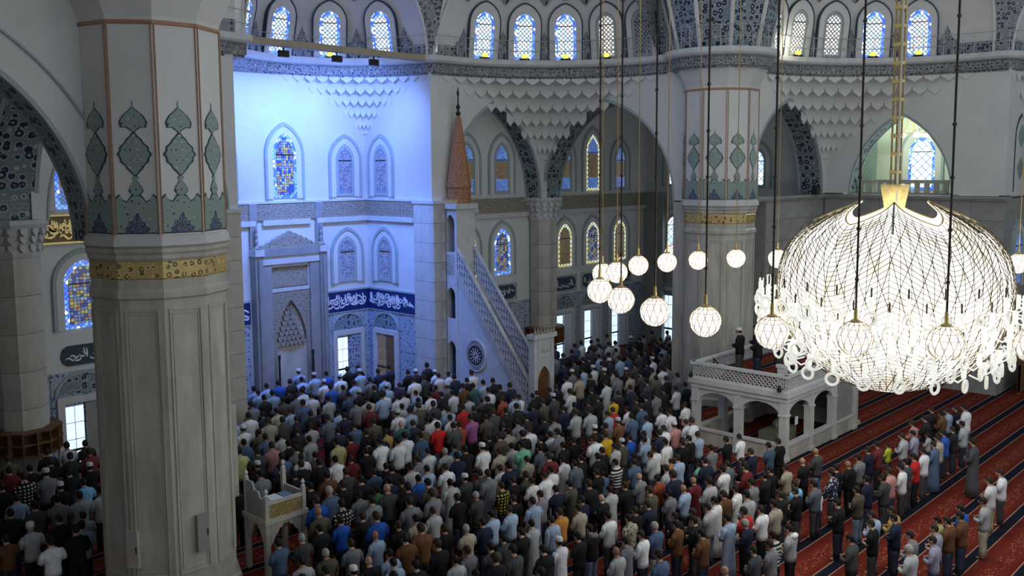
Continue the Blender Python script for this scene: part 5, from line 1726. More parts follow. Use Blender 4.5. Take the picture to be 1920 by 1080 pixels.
def trousers_mb(n=10):
    mb = MB()
    mb.loft([ell(0, 0, 0.74, 0.172, 0.128, 14), ell(0, 0, 0.84, 0.175, 0.130, 14), ell(0, 0, 0.96, 0.165, 0.122, 14)], True, True, True)
    for s in (-1, 1):
        mb.loft([ell(s * 0.085, 0, 0.82, 0.092, 0.115, n), ell(s * 0.088, 0, 0.70, 0.090, 0.110, n), ell(s * 0.095, 0.012, 0.48, 0.076, 0.085, n), ell(s * 0.10, 0.0, 0.26, 0.070, 0.076, n), ell(s * 0.102, -0.005, 0.06, 0.066, 0.078, n)], True, True, True)
    return mb


def robe_mb(n=18):
    mb = MB()
    R = [ell(0, 0.0, 0.07, 0.245, 0.20, n), ell(0, 0.0, 0.35, 0.225, 0.178, n), ell(0, 0.0, 0.70, 0.205, 0.158, n), ell(0, 0.0, 0.98, 0.196, 0.146, n), ell(0, 0.0, 1.20, 0.196, 0.140, n, 0.9), ell(0, -0.01, 1.31, 0.208, 0.132, n, 0.85), ell(0, -0.012, 1.39, 0.195, 0.105, n, 0.85), ell(0, -0.005, 1.435, 0.135, 0.085, n), ell(0, 0.01, 1.47, 0.078, 0.072, n), ell(0, 0.02, 1.49, 0.070, 0.066, n)]
    # folds
    for i in range(4):
        R[i] = [(x * (1 + 0.035 * (4 - i) / 4 * math.cos(9 * math.atan2(y, x))), y * (1 + 0.035 * (4 - i) / 4 * math.cos(9 * math.atan2(y, x))), z) for x, y, z in R[i]]
    mb.loft(R, True, True, False)
    for s in (-1, 1):
        A = [(s * 0.16, 0, 1.375), (s * 0.218, 0.0, 1.30), (s * 0.262, 0.02, 1.13), (s * 0.25, 0.06, 1.08), (s * 0.17, 0.15, 1.09), (s * 0.08, 0.22, 1.10)]
        mb.tube(A, [0.077, 0.078, 0.070, 0.066, 0.062, 0.058], 8)
    return mb


def hair_mb(low=False, n=14, m=9):
    mb = MB()
    rings = []
    for i in range(m + 1):
        t = PI / 2 - (PI * 0.74) * i / m
        ring = []
        for k in range(n):
            a = 2 * PI * k / n
            back = -math.sin(a)                  # +1 at the back of the head
            lim = -0.10 + (0.42 if back < 0 else 0.0) * (-back) - 0.50 * max(0, back)
            tt = max(t, math.asin(max(-0.9, min(0.9, lim))))
            ring.append((0.088 * math.cos(tt) * math.cos(a), 0.056 + 0.107 * math.cos(tt) * math.sin(a), 1.605 + 0.121 * math.sin(tt)))
        rings.append(ring)
    mb.loft(rings, True, True, False)
    return mb


def cap_mb(n=14):
    return MB().loft([ell(0, 0.05, 1.635, 0.092, 0.110, n), ell(0, 0.05, 1.69, 0.090, 0.106, n), ell(0, 0.05, 1.722, 0.078, 0.092, n), ell(0, 0.05, 1.735, 0.02, 0.02, n)], True, False, True)


def hood_mb():
    return MB().loft([ell(0, -0.05, 1.40, 0.15, 0.11, 12), ell(0, -0.075, 1.46, 0.13, 0.10, 12), ell(0, -0.09, 1.50, 0.10, 0.075, 12), ell(0, -0.09, 1.515, 0.05, 0.03, 12)], True, True, True)


BODY = [body_mesh(0), body_mesh(1)]
MESH = {}
for ck in CLOTH:
    for p in (0, 1):
        for sl in ('short', 'long'):
            MESH['shirt', p, sl, ck] = None
    MESH['robe', ck] = None


def get(key):
    me = MESH.get(key)
    if me is None:
        if key[0] == 'shirt': me = shirt_mb(key[1], key[2]).mesh('shirt', CLOTH[key[3]], True)
        elif key[0] == 'robe': me = robe_mb().mesh('robe', CLOTH[key[1]], True)
        elif key[0] == 'trousers': me = trousers_mb().mesh('trousers', CLOTH['plain'], True)
        elif key[0] == 'hair': me = hair_mb().mesh('hair', HAIR, True)
        elif key[0] == 'cap': me = cap_mb().mesh('cap', CLOTH['plain'], True)
        elif key[0] == 'hood': me = hood_mb().mesh('hood', CLOTH['plain'], True)
        MESH[key] = me
    return me


# colour, words, pattern
PAL = {'w': ((0.72, 0.74, 0.76), 'white'), 'lg': ((0.40, 0.42, 0.43), 'light grey'), 'g': ((0.19, 0.20, 0.22), 'grey'), 'dg': ((0.060, 0.062, 0.066), 'dark grey'), 'k': ((0.012, 0.012, 0.014), 'black'),
       'n': ((0.016, 0.022, 0.05), 'navy'), 'b': ((0.02, 0.09, 0.42), 'bright blue'), 'sb': ((0.18, 0.46, 0.72), 'sky blue'), 'lb': ((0.33, 0.44, 0.60), 'pale blue'), 'de': ((0.065, 0.115, 0.20), 'denim blue'),
       'sl': ((0.10, 0.13, 0.16), 'slate'), 'r': ((0.48, 0.022, 0.022), 'red'), 'dr': ((0.13, 0.018, 0.022), 'maroon'), 'ru': ((0.28, 0.06, 0.03), 'rust'), 'br': ((0.13, 0.06, 0.025), 'brown'), 'be': ((0.38, 0.35, 0.27), 'beige'),
       'ol': ((0.085, 0.08, 0.055), 'olive'), 'y': ((0.60, 0.38, 0.02), 'golden yellow'), 'yp': ((0.42, 0.42, 0.19), 'pale yellow'), 'yg': ((0.50, 0.60, 0.04), 'neon yellow'), 'mu': ((0.40, 0.28, 0.09), 'mustard'), 'o': ((0.50, 0.22, 0.05), 'orange'),
       'tl': ((0.03, 0.13, 0.13), 'teal'), 'mi': ((0.16, 0.44, 0.30), 'mint green'), 'p': ((0.50, 0.25, 0.24), 'salmon pink'), 'pu': ((0.28, 0.09, 0.24), 'purple'), 'la': ((0.30, 0.31, 0.42), 'lavender'),
       'gv': ((0.03, 0.20, 0.08), 'green'), 'ck': ((0.52, 0.52, 0.50), 'black and white checked'), 'yc': ((0.60, 0.50, 0.08), 'yellow and black checked'), 'st': ((0.60, 0.62, 0.60), 'black and white striped'), 'fl': ((0.42, 0.40, 0.32), 'floral beige'), 'fn': ((0.03, 0.04, 0.09), 'floral navy')}
PATT = {'ck': 'check', 'yc': 'check', 'st': 'stripe', 'fl': 'flower', 'fn': 'flower_dark', 'gv': 'vest'}
TROU = [((0.012, 0.012, 0.014), 'black'), ((0.02, 0.025, 0.04), 'dark'), ((0.05, 0.05, 0.055), 'charcoal')]
JEAN, CREAM = ((0.14, 0.20, 0.30), 'blue jeans'), ((0.42, 0.38, 0.28), 'cream')
SKINS = [(0.42, 0.26, 0.19), (0.36, 0.21, 0.14), (0.48, 0.31, 0.23), (0.30, 0.17, 0.11)]
HAIRC = [(0.010, 0.008, 0.007), (0.016, 0.012, 0.010), (0.03, 0.02, 0.014)]
PEOPLE = '11.75 13.53 1.04 dg;13.27 12.33 1.03 dg;12.35 13.44 0.95 k;11.16 14.61 0.96 g;13.88 12.30 1.03 k;13.05 13.39 0.97 ol;11.84 14.59 0.97 k;10.45 15.84 0.98 k;12.42 14.56 1.01 k;13.69 13.46 1.05 k;11.52 15.54 0.93 w,K;11.10 15.93 0.95 k;16.81 9.73 0.93 k,B;16.21 11.00 1.04 de;13.36 14.36 0.93 lg;12.36 15.24 0.93 lb;14.34 13.54 1.03 dg;12.05 15.70 0.93 k,B;13.33 14.88 1.07 k;16.07 12.03 0.93 lg,B;11.06 16.77 0.93 lg;13.89 14.52 0.93 g;15.07 13.31 0.93 k;12.61 15.68 0.93 lb;14.38 14.28 0.93 dg;11.66 16.73 0.93 ol,G;15.63 13.33 0.93 w,L,K;13.15 15.78 1.03 br;18.18 9.83 0.93 dg;16.67 12.23 0.93 g,L;14.92 14.41 0.93 dg;12.37 16.76 0.93 g;16.16 13.21 0.93 k;13.73 15.90 1.05 br;18.71 9.71 0.93 g;17.23 12.18 0.93 w;15.47 14.36 0.93 k;13.05 16.73 0.93 lb,B;11.27 18.01 0.93 de,s;18.12 11.12 0.96 br;16.71 13.29 0.93 k,H,j;14.74 15.45 0.93 be,G;14.40 15.84 0.93 k;11.80 17.86 0.93 dg,G;16.01 14.52 0.93 lg,L;19.22 9.91 0.93 st;17.86 12.24 0.93 de,G,c;15.29 15.45 0.93 n;13.80 16.81 0.93 k;20.52 7.29 0.93 lg,G;13.44 17.19 1.07 b;18.29 11.93 0.93 br;16.52 14.33 0.93 lb;12.42 18.04 0.93 k;20.24 8.51 0.93 dg;17.86 13.01 0.93 fl;14.36 16.81 0.93 be;19.86 9.82 0.93 lg,H;18.80 11.75 0.93 k;17.64 13.47 0.93 w;15.79 15.65 0.93 lb;19.47 10.75 0.93 n,G;13.05 18.09 0.93 b;18.72 12.24 0.93 k;17.04 14.51 0.93 o;12.70 18.47 1.07 ol,B;13.56 17.89 0.93 k;19.47 11.24 0.93 lb,L;21.41 7.09 0.93 la;16.34 15.56 0.93 lb;14.98 16.90 0.93 lg;18.38 13.20 0.93 k;17.55 14.33 0.93 be;21.36 7.58 0.93 g;19.23 12.06 0.93 dg;14.63 17.37 1.07 g;13.39 18.48 1.07 ck;20.00 11.09 0.97 r;21.44 8.52 0.93 k;18.93 13.20 0.93 n;14.16 18.27 1.03 g;7.73 21.79 0.97 w,s;19.78 11.98 0.93 lg,j;17.15 15.51 0.93 lb,L;15.39 17.38 1.07 g;13.12 19.16 1.07 b;20.52 10.92 0.93 w;16.92 15.96 0.94 k;18.08 14.65 0.93 n;8.29 21.79 1.05 k;22.14 7.30 0.93 la;15.94 17.03 0.96 k;18.51 14.34 0.93 k,B;20.66 11.40 1.07 lg;16.48 16.89 0.93 dg,G;17.66 15.70 0.93 g;20.31 12.10 0.93 w,L;19.42 13.49 1.04 ol;22.16 8.26 0.93 n;22.02 8.73 0.93 lb,c;21.08 10.86 0.93 be;14.87 18.53 1.07 dg,B;15.29 18.21 1.07 k;8.59 22.22 0.98 lb;13.74 19.48 1.07 de,G;18.65 14.88 1.07 k;22.84 7.25 0.93 br;14.43 19.15 0.93 g;19.98 13.26 0.93 g;7.15 22.90 0.93 br;18.22 15.66 0.93 n;19.15 14.58 0.93 lg,L;20.86 12.17 0.93 br,L;22.65 8.49 0.93 mu;7.71 22.98 0.99 lg,K,G;15.48 18.67 1.07 k;14.27 19.62 1.07 k;22.24 9.72 0.93 k;17.45 16.90 0.93 yc;15.00 19.12 0.93 gv;16.06 18.29 1.01 ol;20.55 13.19 0.93 lb,B;23.38 7.13 0.93 br;18.78 15.65 0.93 ol,L;23.23 7.61 0.81 yp,X;19.70 14.49 0.93 k;21.80 11.07 0.93 k;8.37 22.98 1.00 k;20.93 12.66 1.07 lg;14.83 19.59 1.07 k;21.41 12.14 0.93 w,L;16.69 18.11 0.93 lg,L;17.44 17.40 1.07 g,L;8.93 22.98 0.95 lg;18.29 16.58 0.93 w;17.99 16.99 0.93 k;13.87 20.53 0.97 k;20.74 13.65 1.07 n;22.32 10.90 0.93 k;15.60 19.34 0.96 n;23.90 7.29 0.93 b;12.38 21.71 0.99 k;17.25 18.11 0.93 dg,K;16.34 19.01 0.93 b;21.24 13.32 0.93 dr,B,L;20.74 14.15 0.93 ru;18.85 16.61 0.93 w;18.55 17.02 0.93 ol;20.52 14.60 0.93 g,B;22.16 12.09 0.93 g;14.52 20.68 1.04 br;18.32 17.47 1.07 n;7.68 24.17 1.02 k;17.80 18.08 0.93 dg,L;22.80 11.16 0.94 sb;15.98 19.72 1.07 k;23.49 9.75 0.93 ol,j;20.03 15.71 0.93 k;16.47 19.49 1.05 lg;8.24 24.17 1.04 dg;15.09 20.60 1.02 dg;24.44 7.41 0.66 mi,X;23.15 10.78 0.93 sl;19.35 16.81 0.93 w,L;13.27 21.99 1.07 g;8.78 24.17 1.05 g;14.07 21.56 0.99 k;18.48 17.95 0.93 w;24.81 7.04 0.93 lg,c;15.86 20.36 0.93 de;17.04 19.45 0.93 lb;22.64 12.55 1.07 dr;22.89 12.11 0.93 k;9.33 24.17 1.02 lg;17.50 19.17 0.93 w,L;20.54 15.91 0.80 de,X;21.62 14.46 0.93 lg;13.92 22.03 1.07 k;9.88 24.17 1.01 w;19.70 17.19 1.07 dr;22.60 13.23 0.93 w;20.22 16.66 0.93 sl;23.80 10.97 0.66 w,X;22.36 13.67 1.07 n;16.40 20.49 0.93 k;14.50 21.88 1.07 k;24.40 9.89 0.95 n;21.08 15.84 0.93 st;18.05 19.29 1.04 n;23.44 12.21 0.93 k;15.04 21.78 1.04 k;21.47 15.50 0.93 de;19.57 17.93 0.93 be;20.26 17.15 0.93 w,L;24.32 10.82 0.93 fn;8.21 25.36 0.98 lb;24.87 9.62 0.93 dg;20.73 16.85 0.93 k;23.12 13.39 0.93 sl;17.44 20.29 0.93 g;22.43 14.62 0.98 lb;23.94 12.01 0.93 be;15.60 21.80 1.00 w,L;13.79 22.98 1.01 k,K;21.19 16.58 0.93 k;18.57 19.48 1.07 k;9.31 25.36 1.00 k,K;21.91 15.81 0.93 k;23.62 13.19 0.93 k;16.15 21.79 0.93 dr;19.08 19.28 1.06 w,K;24.86 10.95 0.93 k;22.35 15.51 0.93 lg;9.92 25.36 0.97 sb;14.60 23.00 1.05 de;20.01 18.52 1.07 mi;19.57 19.06 0.93 be;15.10 22.78 0.99 w;20.42 18.18 0.99 sl;25.58 9.73 0.93 p;18.49 20.27 0.93 lg,G;16.70 21.79 1.00 k;18.15 20.65 0.93 w;24.78 11.91 0.93 k,B;21.74 16.83 0.93 k;26.56 7.41 0.93 w,c;25.39 10.82 0.93 k,B;19.53 19.56 0.95 k;15.64 22.88 0.93 dg;23.57 14.65 0.67 mi,X;22.89 15.74 0.93 w;15.26 23.25 1.07 g;8.27 26.55 0.98 k;26.12 9.61 0.93 w;20.21 19.16 0.93 lg;22.29 16.80 0.93 lg;21.34 18.05 0.93 k;21.95 17.31 1.07 w;19.04 20.46 0.93 de,j;17.36 21.94 1.07 w;8.83 26.56 1.07 ck;17.79 21.64 1.06 w;13.96 24.29 1.07 yp;24.60 13.46 0.93 n;23.38 15.50 0.66 o,X;14.47 24.10 1.02 dg;9.39 26.55 1.05 g,K;24.12 14.55 0.93 g;20.20 19.65 1.07 ol;16.52 22.97 1.05 yp;26.17 10.86 0.93 g;26.67 9.67 0.93 dg;10.01 26.55 0.96 k;22.50 17.32 1.07 y;22.83 16.92 0.93 ol,K;27.46 7.39 0.93 w;20.89 19.32 1.06 k;15.01 24.20 1.04 p;21.95 18.14 0.93 k;18.27 21.88 1.07 w;23.98 15.47 0.93 k;23.71 15.90 0.93 w;25.91 12.04 0.93 dg,B,j;10.58 26.55 0.98 k,K;21.74 18.60 1.07 g;21.39 19.02 0.93 k;22.41 17.86 0.93 dr;20.73 19.79 1.07 be;17.49 22.72 0.93 k;17.07 23.04 1.03 dr;15.56 24.12 1.01 k;23.49 16.54 0.93 lb;18.80 21.73 1.02 de,L;25.52 13.38 0.93 de;20.42 20.33 0.93 k;23.36 17.02 0.93 b;21.40 19.52 1.06 w;27.33 9.70 0.93 r;18.04 22.75 0.96 n;24.52 15.57 0.93 k;21.94 19.09 0.93 w;8.84 27.74 1.01 dr;25.20 14.65 0.93 k;16.34 24.17 0.98 lg;17.78 23.17 1.05 k;27.11 10.97 0.93 n;19.19 22.10 1.07 ol;9.39 27.74 0.96 k;26.08 13.35 0.93 k;14.75 25.33 0.99 de;23.99 16.91 0.93 lg;23.13 18.23 1.00 k,K;9.95 27.74 1.00 k;19.71 21.95 1.07 r;20.10 21.60 1.06 dg;25.73 14.50 0.93 w;25.08 15.61 0.93 lb;18.49 23.05 0.97 mu;24.44 16.62 0.93 n;21.34 20.60 1.02 n;10.51 27.74 1.02 k;15.52 25.36 0.99 de;28.12 9.72 0.93 w;17.42 24.17 1.01 n;19.03 22.95 1.07 tl,B;11.06 27.74 1.03 dr;23.71 18.23 0.97 ol;27.82 10.98 0.93 dr;21.91 20.50 1.03 g;20.57 21.85 0.99 ru;16.08 25.36 0.94 lg;24.95 16.81 0.93 w;8.59 28.87 1.03 k;18.04 24.13 1.04 de;22.81 19.69 1.07 g;19.58 23.01 1.01 n;16.63 25.26 0.97 k;9.18 28.83 1.02 ol;25.66 16.19 1.07 w;21.12 21.86 1.07 pu;24.38 18.24 0.99 br,K;20.12 22.91 1.02 lg;25.51 16.78 0.93 p,K;22.52 20.64 1.04 k;28.97 9.71 0.93 de,L;29.32 8.70 1.06 dg,L;21.64 21.70 1.03 ol;18.87 24.17 1.01 ol;15.87 26.29 0.93 ol;17.24 25.41 0.97 lg;10.30 28.93 0.97 k;15.52 26.67 1.00 w,K;10.88 28.93 1.02 lg;25.02 18.15 1.02 de;26.06 16.68 0.93 w;23.22 20.49 0.93 k;20.62 23.12 1.02 w;23.94 19.72 1.07 lg;21.04 22.79 0.97 w;17.90 25.36 1.07 sl;11.43 28.93 0.98 k;22.16 21.86 1.07 dg;29.22 10.75 0.93 lg;16.36 26.55 1.07 be;25.54 17.91 0.93 lb;24.41 19.47 1.07 lg;19.88 24.17 1.06 w,K;29.73 9.84 0.93 be;26.10 17.36 1.07 w;29.30 11.24 0.67 yg,X;18.55 25.36 1.04 n;22.71 21.78 1.03 k;16.91 26.54 1.02 dg,L;21.33 23.21 1.07 lb;29.75 10.61 0.93 la;20.43 24.16 1.04 lb;25.18 19.28 0.93 lb;21.84 23.01 1.07 r;17.46 26.56 0.97 n;23.27 21.79 1.05 k;24.36 20.61 1.00 n;15.81 27.74 0.98 lb,L;26.03 18.50 1.07 de;30.37 9.89 0.94 b;20.96 24.31 1.07 ol;18.04 26.56 1.01 k;19.66 25.43 1.07 dr;22.43 23.05 0.96 k;16.36 27.74 1.04 w;25.70 19.45 0.93 r;21.47 24.12 1.07 dg;26.72 18.14 0.93 w;25.01 20.62 0.99 k;26.15 19.16 0.93 w;16.90 27.74 1.00 n;24.10 21.79 0.96 n;31.05 9.84 0.93 k;19.12 26.44 0.93 lb;22.02 24.18 0.93 lg;23.20 23.14 1.07 k;17.45 27.74 1.01 be;30.93 11.07 0.93 p;25.67 20.55 0.99 k;24.66 21.79 0.99 ol;21.07 25.36 0.93 lg;23.76 22.99 1.04 ru;17.99 27.74 0.94 lb;31.33 10.72 0.66 lg,X;19.91 26.52 1.03 g;26.96 19.37 1.03 k;28.00 17.99 0.93 w;25.21 21.79 1.04 dg,K;18.54 27.74 1.06 de;31.91 9.82 0.93 lg;24.30 22.92 1.02 lb;21.85 25.36 0.97 lg;26.36 20.65 0.99 k;23.56 23.85 0.93 dg;20.49 26.58 1.04 be;26.80 20.29 0.93 y;31.81 10.98 0.93 k;17.20 28.93 1.05 g;23.35 24.30 0.96 lg;27.59 19.40 1.00 k;21.03 26.44 1.07 lb;22.41 25.36 1.04 w;24.81 23.11 0.94 w;19.60 27.74 1.03 lg;25.25 22.83 0.94 k;26.17 21.79 1.05 st;21.67 26.36 0.97 w;28.19 19.38 1.00 g;23.00 25.38 0.97 k;24.29 24.17 1.05 w;21.41 26.79 1.03 w;18.48 28.92 1.00 ol;27.60 20.63 0.96 k;20.52 27.74 1.01 de;32.78 10.78 0.93 br;25.74 23.06 0.93 k;23.55 25.36 0.95 w;22.17 26.58 0.95 w;19.03 28.95 1.03 g;24.88 24.17 1.05 k;18.11 29.58 1.03 k;19.54 28.74 1.00 w;28.85 19.48 1.02 k;26.25 22.87 0.96 k;33.31 10.19 1.07 w,j,s;22.72 26.49 0.93 lb;33.06 11.20 0.94 k;21.07 27.83 0.99 k,K;28.24 20.55 1.03 n;27.35 21.73 0.96 k;24.10 25.36 1.05 br;33.34 10.77 0.93 lb;25.43 24.17 1.04 n;19.51 29.23 1.07 w;21.68 27.70 1.04 k;29.53 19.39 0.98 w;24.63 25.36 1.00 tl;26.84 23.05 0.96 k;18.79 30.12 1.01 lb;20.59 28.96 1.07 b;33.89 10.68 0.93 k;22.31 27.76 1.00 lb,K;23.76 26.55 0.93 dr;25.17 25.36 1.02 lb;28.32 21.79 1.01 w,L;19.45 30.06 0.99 k;21.13 28.91 0.99 dg;29.38 20.60 1.05 dg;30.23 19.41 0.99 n;24.30 26.45 0.93 g,K;18.61 30.81 0.97 lb;22.95 27.74 0.96 n;27.63 23.20 1.07 w;25.72 25.36 1.01 k;20.10 30.04 0.97 n;21.68 28.94 1.05 lb;28.13 22.98 1.07 be;23.59 27.64 1.05 w;24.88 26.69 1.07 n;18.74 31.31 0.99 lb;30.09 20.66 1.05 ol;22.40 28.89 1.05 g;25.36 26.46 0.95 k;29.32 22.01 1.07 g,L;19.28 31.31 1.00 lb;21.10 30.12 1.01 w,K;24.21 27.71 1.02 dg;29.77 21.73 1.06 be;28.85 22.98 1.01 k;30.67 20.58 0.99 k;19.81 31.31 1.01 b;23.15 28.93 1.01 lb;25.85 26.70 1.07 w;21.86 30.12 1.06 w,K;20.34 31.31 0.99 k;25.00 27.74 0.99 w;31.36 20.51 1.00 g;29.76 22.98 1.05 k,K;30.65 21.83 1.01 dg;20.88 31.31 0.99 lb;25.55 27.74 0.97 w;24.31 28.84 1.04 k;29.14 24.17 0.98 g,K;22.92 30.23 1.07 lb,K;21.47 31.31 1.03 lb,K;30.32 22.98 0.97 be;31.35 21.73 1.01 be;24.88 29.02 0.98 k,K;23.71 30.02 1.02 n;22.07 31.31 1.01 b;25.59 28.64 0.93 w,K;29.85 24.18 0.97 lb;31.97 21.69 1.01 w;31.21 22.96 0.93 k,K;25.60 29.13 1.07 k;24.39 30.16 1.04 n;30.47 24.12 0.96 w,K;23.12 31.31 1.02 k;21.53 32.50 1.01 lb,K;32.55 21.79 0.97 g;23.67 31.31 1.01 k;30.00 25.38 1.00 n;31.94 23.07 1.00 dg;31.13 24.17 1.00 dg;30.62 25.28 1.01 dg;32.56 22.88 0.98 n;31.77 24.26 1.00 n,K;31.23 25.29 1.01 k;33.24 23.04 1.01 w,K;32.41 24.20 1.02 lb;30.78 26.49 1.01 g;31.83 25.45 0.96 k;33.91 23.02 1.04 dg;33.10 24.26 1.01 de;31.41 26.56 0.99 k;32.43 25.37 0.97 lb;33.67 24.08 1.04 dg;34.55 23.04 1.04 dg;31.98 26.54 1.04 k;33.06 25.28 0.96 dg;34.30 24.19 1.05 n;35.22 23.01 1.03 k;33.69 25.35 1.02 g;34.91 24.15 0.97 k;32.22 27.78 1.04 n;33.36 26.58 1.00 dg;34.39 25.28 1.03 n;35.57 24.11 1.05 lb;33.93 26.53 1.03 g;35.00 25.28 1.01 ol;36.17 24.14 1.03 k;33.56 27.67 0.98 de;34.61 26.48 1.03 lg;36.82 24.11 1.00 k;35.18 26.51 1.01 w;34.22 27.82 0.99 w;34.82 27.69 0.98 ol;36.78 25.28 0.96 n;35.48 27.80 0.96 de;36.45 26.54 1.04 n,K;37.37 25.42 0.99 n;36.09 27.71 1.04 g;37.06 26.48 0.96 k;38.04 25.40 1.00 g,K;37.62 26.64 0.98 g;38.73 25.43 1.02 dr;38.31 26.60 1.04 ol;39.55 26.52 0.96 g;40.25 26.49 0.97 k,K'
PP = []
for e in PEOPLE.split(';'):
    a = e.split(' ')
    PP.append((float(a[0]), float(a[1]), 0.0, float(a[2]), a[3]))
for x, y, c_ in ((29.55, 16.75, 'k,K'), (29.5, 16.0, 'k'), (30.3, 15.6, 'n'), (30.5, 16.6, 'k'), (31.2, 15.5, 'lb'), (31.9, 16.5, 'k')):
    PP.append((x, y, 2.46, 1.02, c_))
rg = random.Random(11)


def spec(e):
    x, y, z, s, code = e
    f = code.split(',')
    col, word = PAL[f[0]]
    opt = set(f[1:])
    j = rg.uniform(0.86, 1.14)
    d = dict(x=x, y=y, z=z, s=s, col=tuple(min(1, c * j) for c in col), word=word, patt=PATT.get(f[0], 'plain'), robe='L' in opt, cap='K' in opt, bald='B' in opt, grey='G' in opt, hood='H' in opt, child='X' in opt,
             short=('s' in opt) or (f[0] in ('r', 'sb', 'b', 'yg', 'mi') and rg.random() < 0.7) or rg.random() < 0.25, pose=0 if rg.random() < 0.9 else 1)
    d['tr'] = JEAN if 'j' in opt else CREAM if 'c' in opt else rg.choice(TROU + [((0.03, 0.04, 0.075), 'dark blue')])
    d['skin'] = rg.choice(SKINS)
    d['hair'] = (0.34, 0.34, 0.33) if d['grey'] else rg.choice(HAIRC)
    d['capc'] = rg.choice([(0.62, 0.63, 0.64), (0.5, 0.51, 0.53), (0.62, 0.63, 0.64)])
    d['rot'] = rg.uniform(-0.14, 0.14)
    d['wide'] = rg.uniform(0.95, 1.06)
    return d


S = [spec(e) for e in PP]
S.sort(key=lambda d: math.hypot(d['x'], d['y']))
NIND = 300
platform = [d for d in S if d['z'] > 1]
S = [d for d in S if d['z'] < 1]
IND = platform + S[:NIND - len(platform)]
REST = S[NIND - len(platform):]


def garment(d): return d['word'] + (' robe' if d['robe'] else ' hooded jacket' if d['hood'] else ' T-shirt' if d['short'] else ' shirt')


def headw(d): return ' and white cap' if d['cap'] else ''


def zone(d):
    x, y = d['x'], d['y']
    if d['z'] > 1: return 'on the muezzin platform'
    if x < 11.6 and y > 20: return 'left of the near column'
    if x < 16 and 17 < y < 23: return 'near the preaching chair'
    if y > 26: return 'near the qibla wall'
    if 27 < x < 35 and 12.2 < y < 14.5: return 'before the muezzin platform'
    if 25.5 < x < 28.6 and 14 < y < 18.6: return 'beside the muezzin platform'
    if y < 9.3: return 'on the open carpet'
    if x > 27: return 'in the short rows under the chandelier'
    return 'in the dense rows'


def nearest(d, fn):
    b, bd = None, 9
    for q in IND:
        if q is d: continue
        r = math.hypot(q['x'] - d['x'], q['y'] - d['y'])
        if r < bd and r < 2.4 and fn(q): b, bd = q, r
    return b


ORD = 'first second third fourth fifth sixth seventh eighth ninth tenth eleventh twelfth thirteenth fourteenth fifteenth sixteenth seventeenth eighteenth nineteenth twentieth'.split()
ORD += ['twenty-' + w for w in ORD[:9]] + ['thirtieth'] + ['thirty-' + w for w in ORD[:9]] + ['fortieth'] * 20


def cand_labels(d):
    """descriptions from the plainest to the most exact; None where one does not apply"""
    me = ('child in ' if d['child'] else 'person in ') + garment(d) + headw(d)
    if d['bald']: me = me.replace('person in', 'bald person in')
    elif d['grey']: me = me.replace('person in', 'grey-haired person in')
    L_ = nearest(d, lambda q: q['x'] < d['x'] - 0.25 and abs(q['y'] - d['y']) < 0.6)
    R_ = nearest(d, lambda q: q['x'] > d['x'] + 0.25 and abs(q['y'] - d['y']) < 0.6)
    F_ = nearest(d, lambda q: q['y'] > d['y'] + 0.5 and abs(q['x'] - d['x']) < 0.9)
    B_ = nearest(d, lambda q: q['y'] < d['y'] - 0.5 and abs(q['x'] - d['x']) < 0.9)
    z = zone(d)
    row = sorted([q for q in IND if abs(q['y'] - d['y']) < 0.5 and q['z'] == d['z']], key=lambda q: q['x'])
    w = lambda q: q['word'] if q else 'nobody'
    return [me,
            me + ', ' + z,
            '%s between %s and %s neighbours' % (me, w(L_), w(R_)) if L_ and R_ else None,
            '%s behind one in %s' % (me, garment(F_)) if F_ else None,
            '%s beside one in %s, %s' % (me, garment(L_), z) if L_ else None,
            '%s left of one in %s, %s' % (me, garment(R_), z) if R_ else None,
            '%s between %s and %s, behind %s' % (me, w(L_), w(R_), w(F_)) if L_ and R_ and F_ else None,
            '%s behind %s, before %s' % (me, garment(F_), garment(B_)) if F_ and B_ else None,
            '%s: %s left, %s right, %s ahead, %s behind' % (me, w(L_), w(R_), w(F_), w(B_)),
            '%s, %s from the left of its row %s' % (me, ORD[row.index(d)], z)]


ALLC = [cand_labels(d) for d in IND]
used = set()
for k, d in enumerate(IND):
    pick = None
    for t in range(len(ALLC[k])):
        c = ALLC[k][t]
        if c and len(c.split()) <= 16 and c not in used and sum(1 for o_ in ALLC if o_[t] == c) == 1:
            pick = c
            break
    if not pick:
        pick = ALLC[k][-1]
        if pick in used: pick = ALLC[k][-2]
        if pick in used or sum(1 for o_ in ALLC if o_[-1] == pick) > 1:
            kr = lambda q: round((q['y'] - 8.70) / 1.19)
            rw = sorted([q for q in IND if kr(q) == kr(d) and q['z'] == d['z']], key=lambda q: q['x'])
            pick = 'person in %s, %s from the left in the %s prayer row from the back' % (garment(d), ORD[rw.index(d)], ORD[kr(d) + 2])
    d['label'] = pick
    used.add(d['label'])


def obj_col(o, c): o.color = (c[0], c[1], c[2], 1.0)


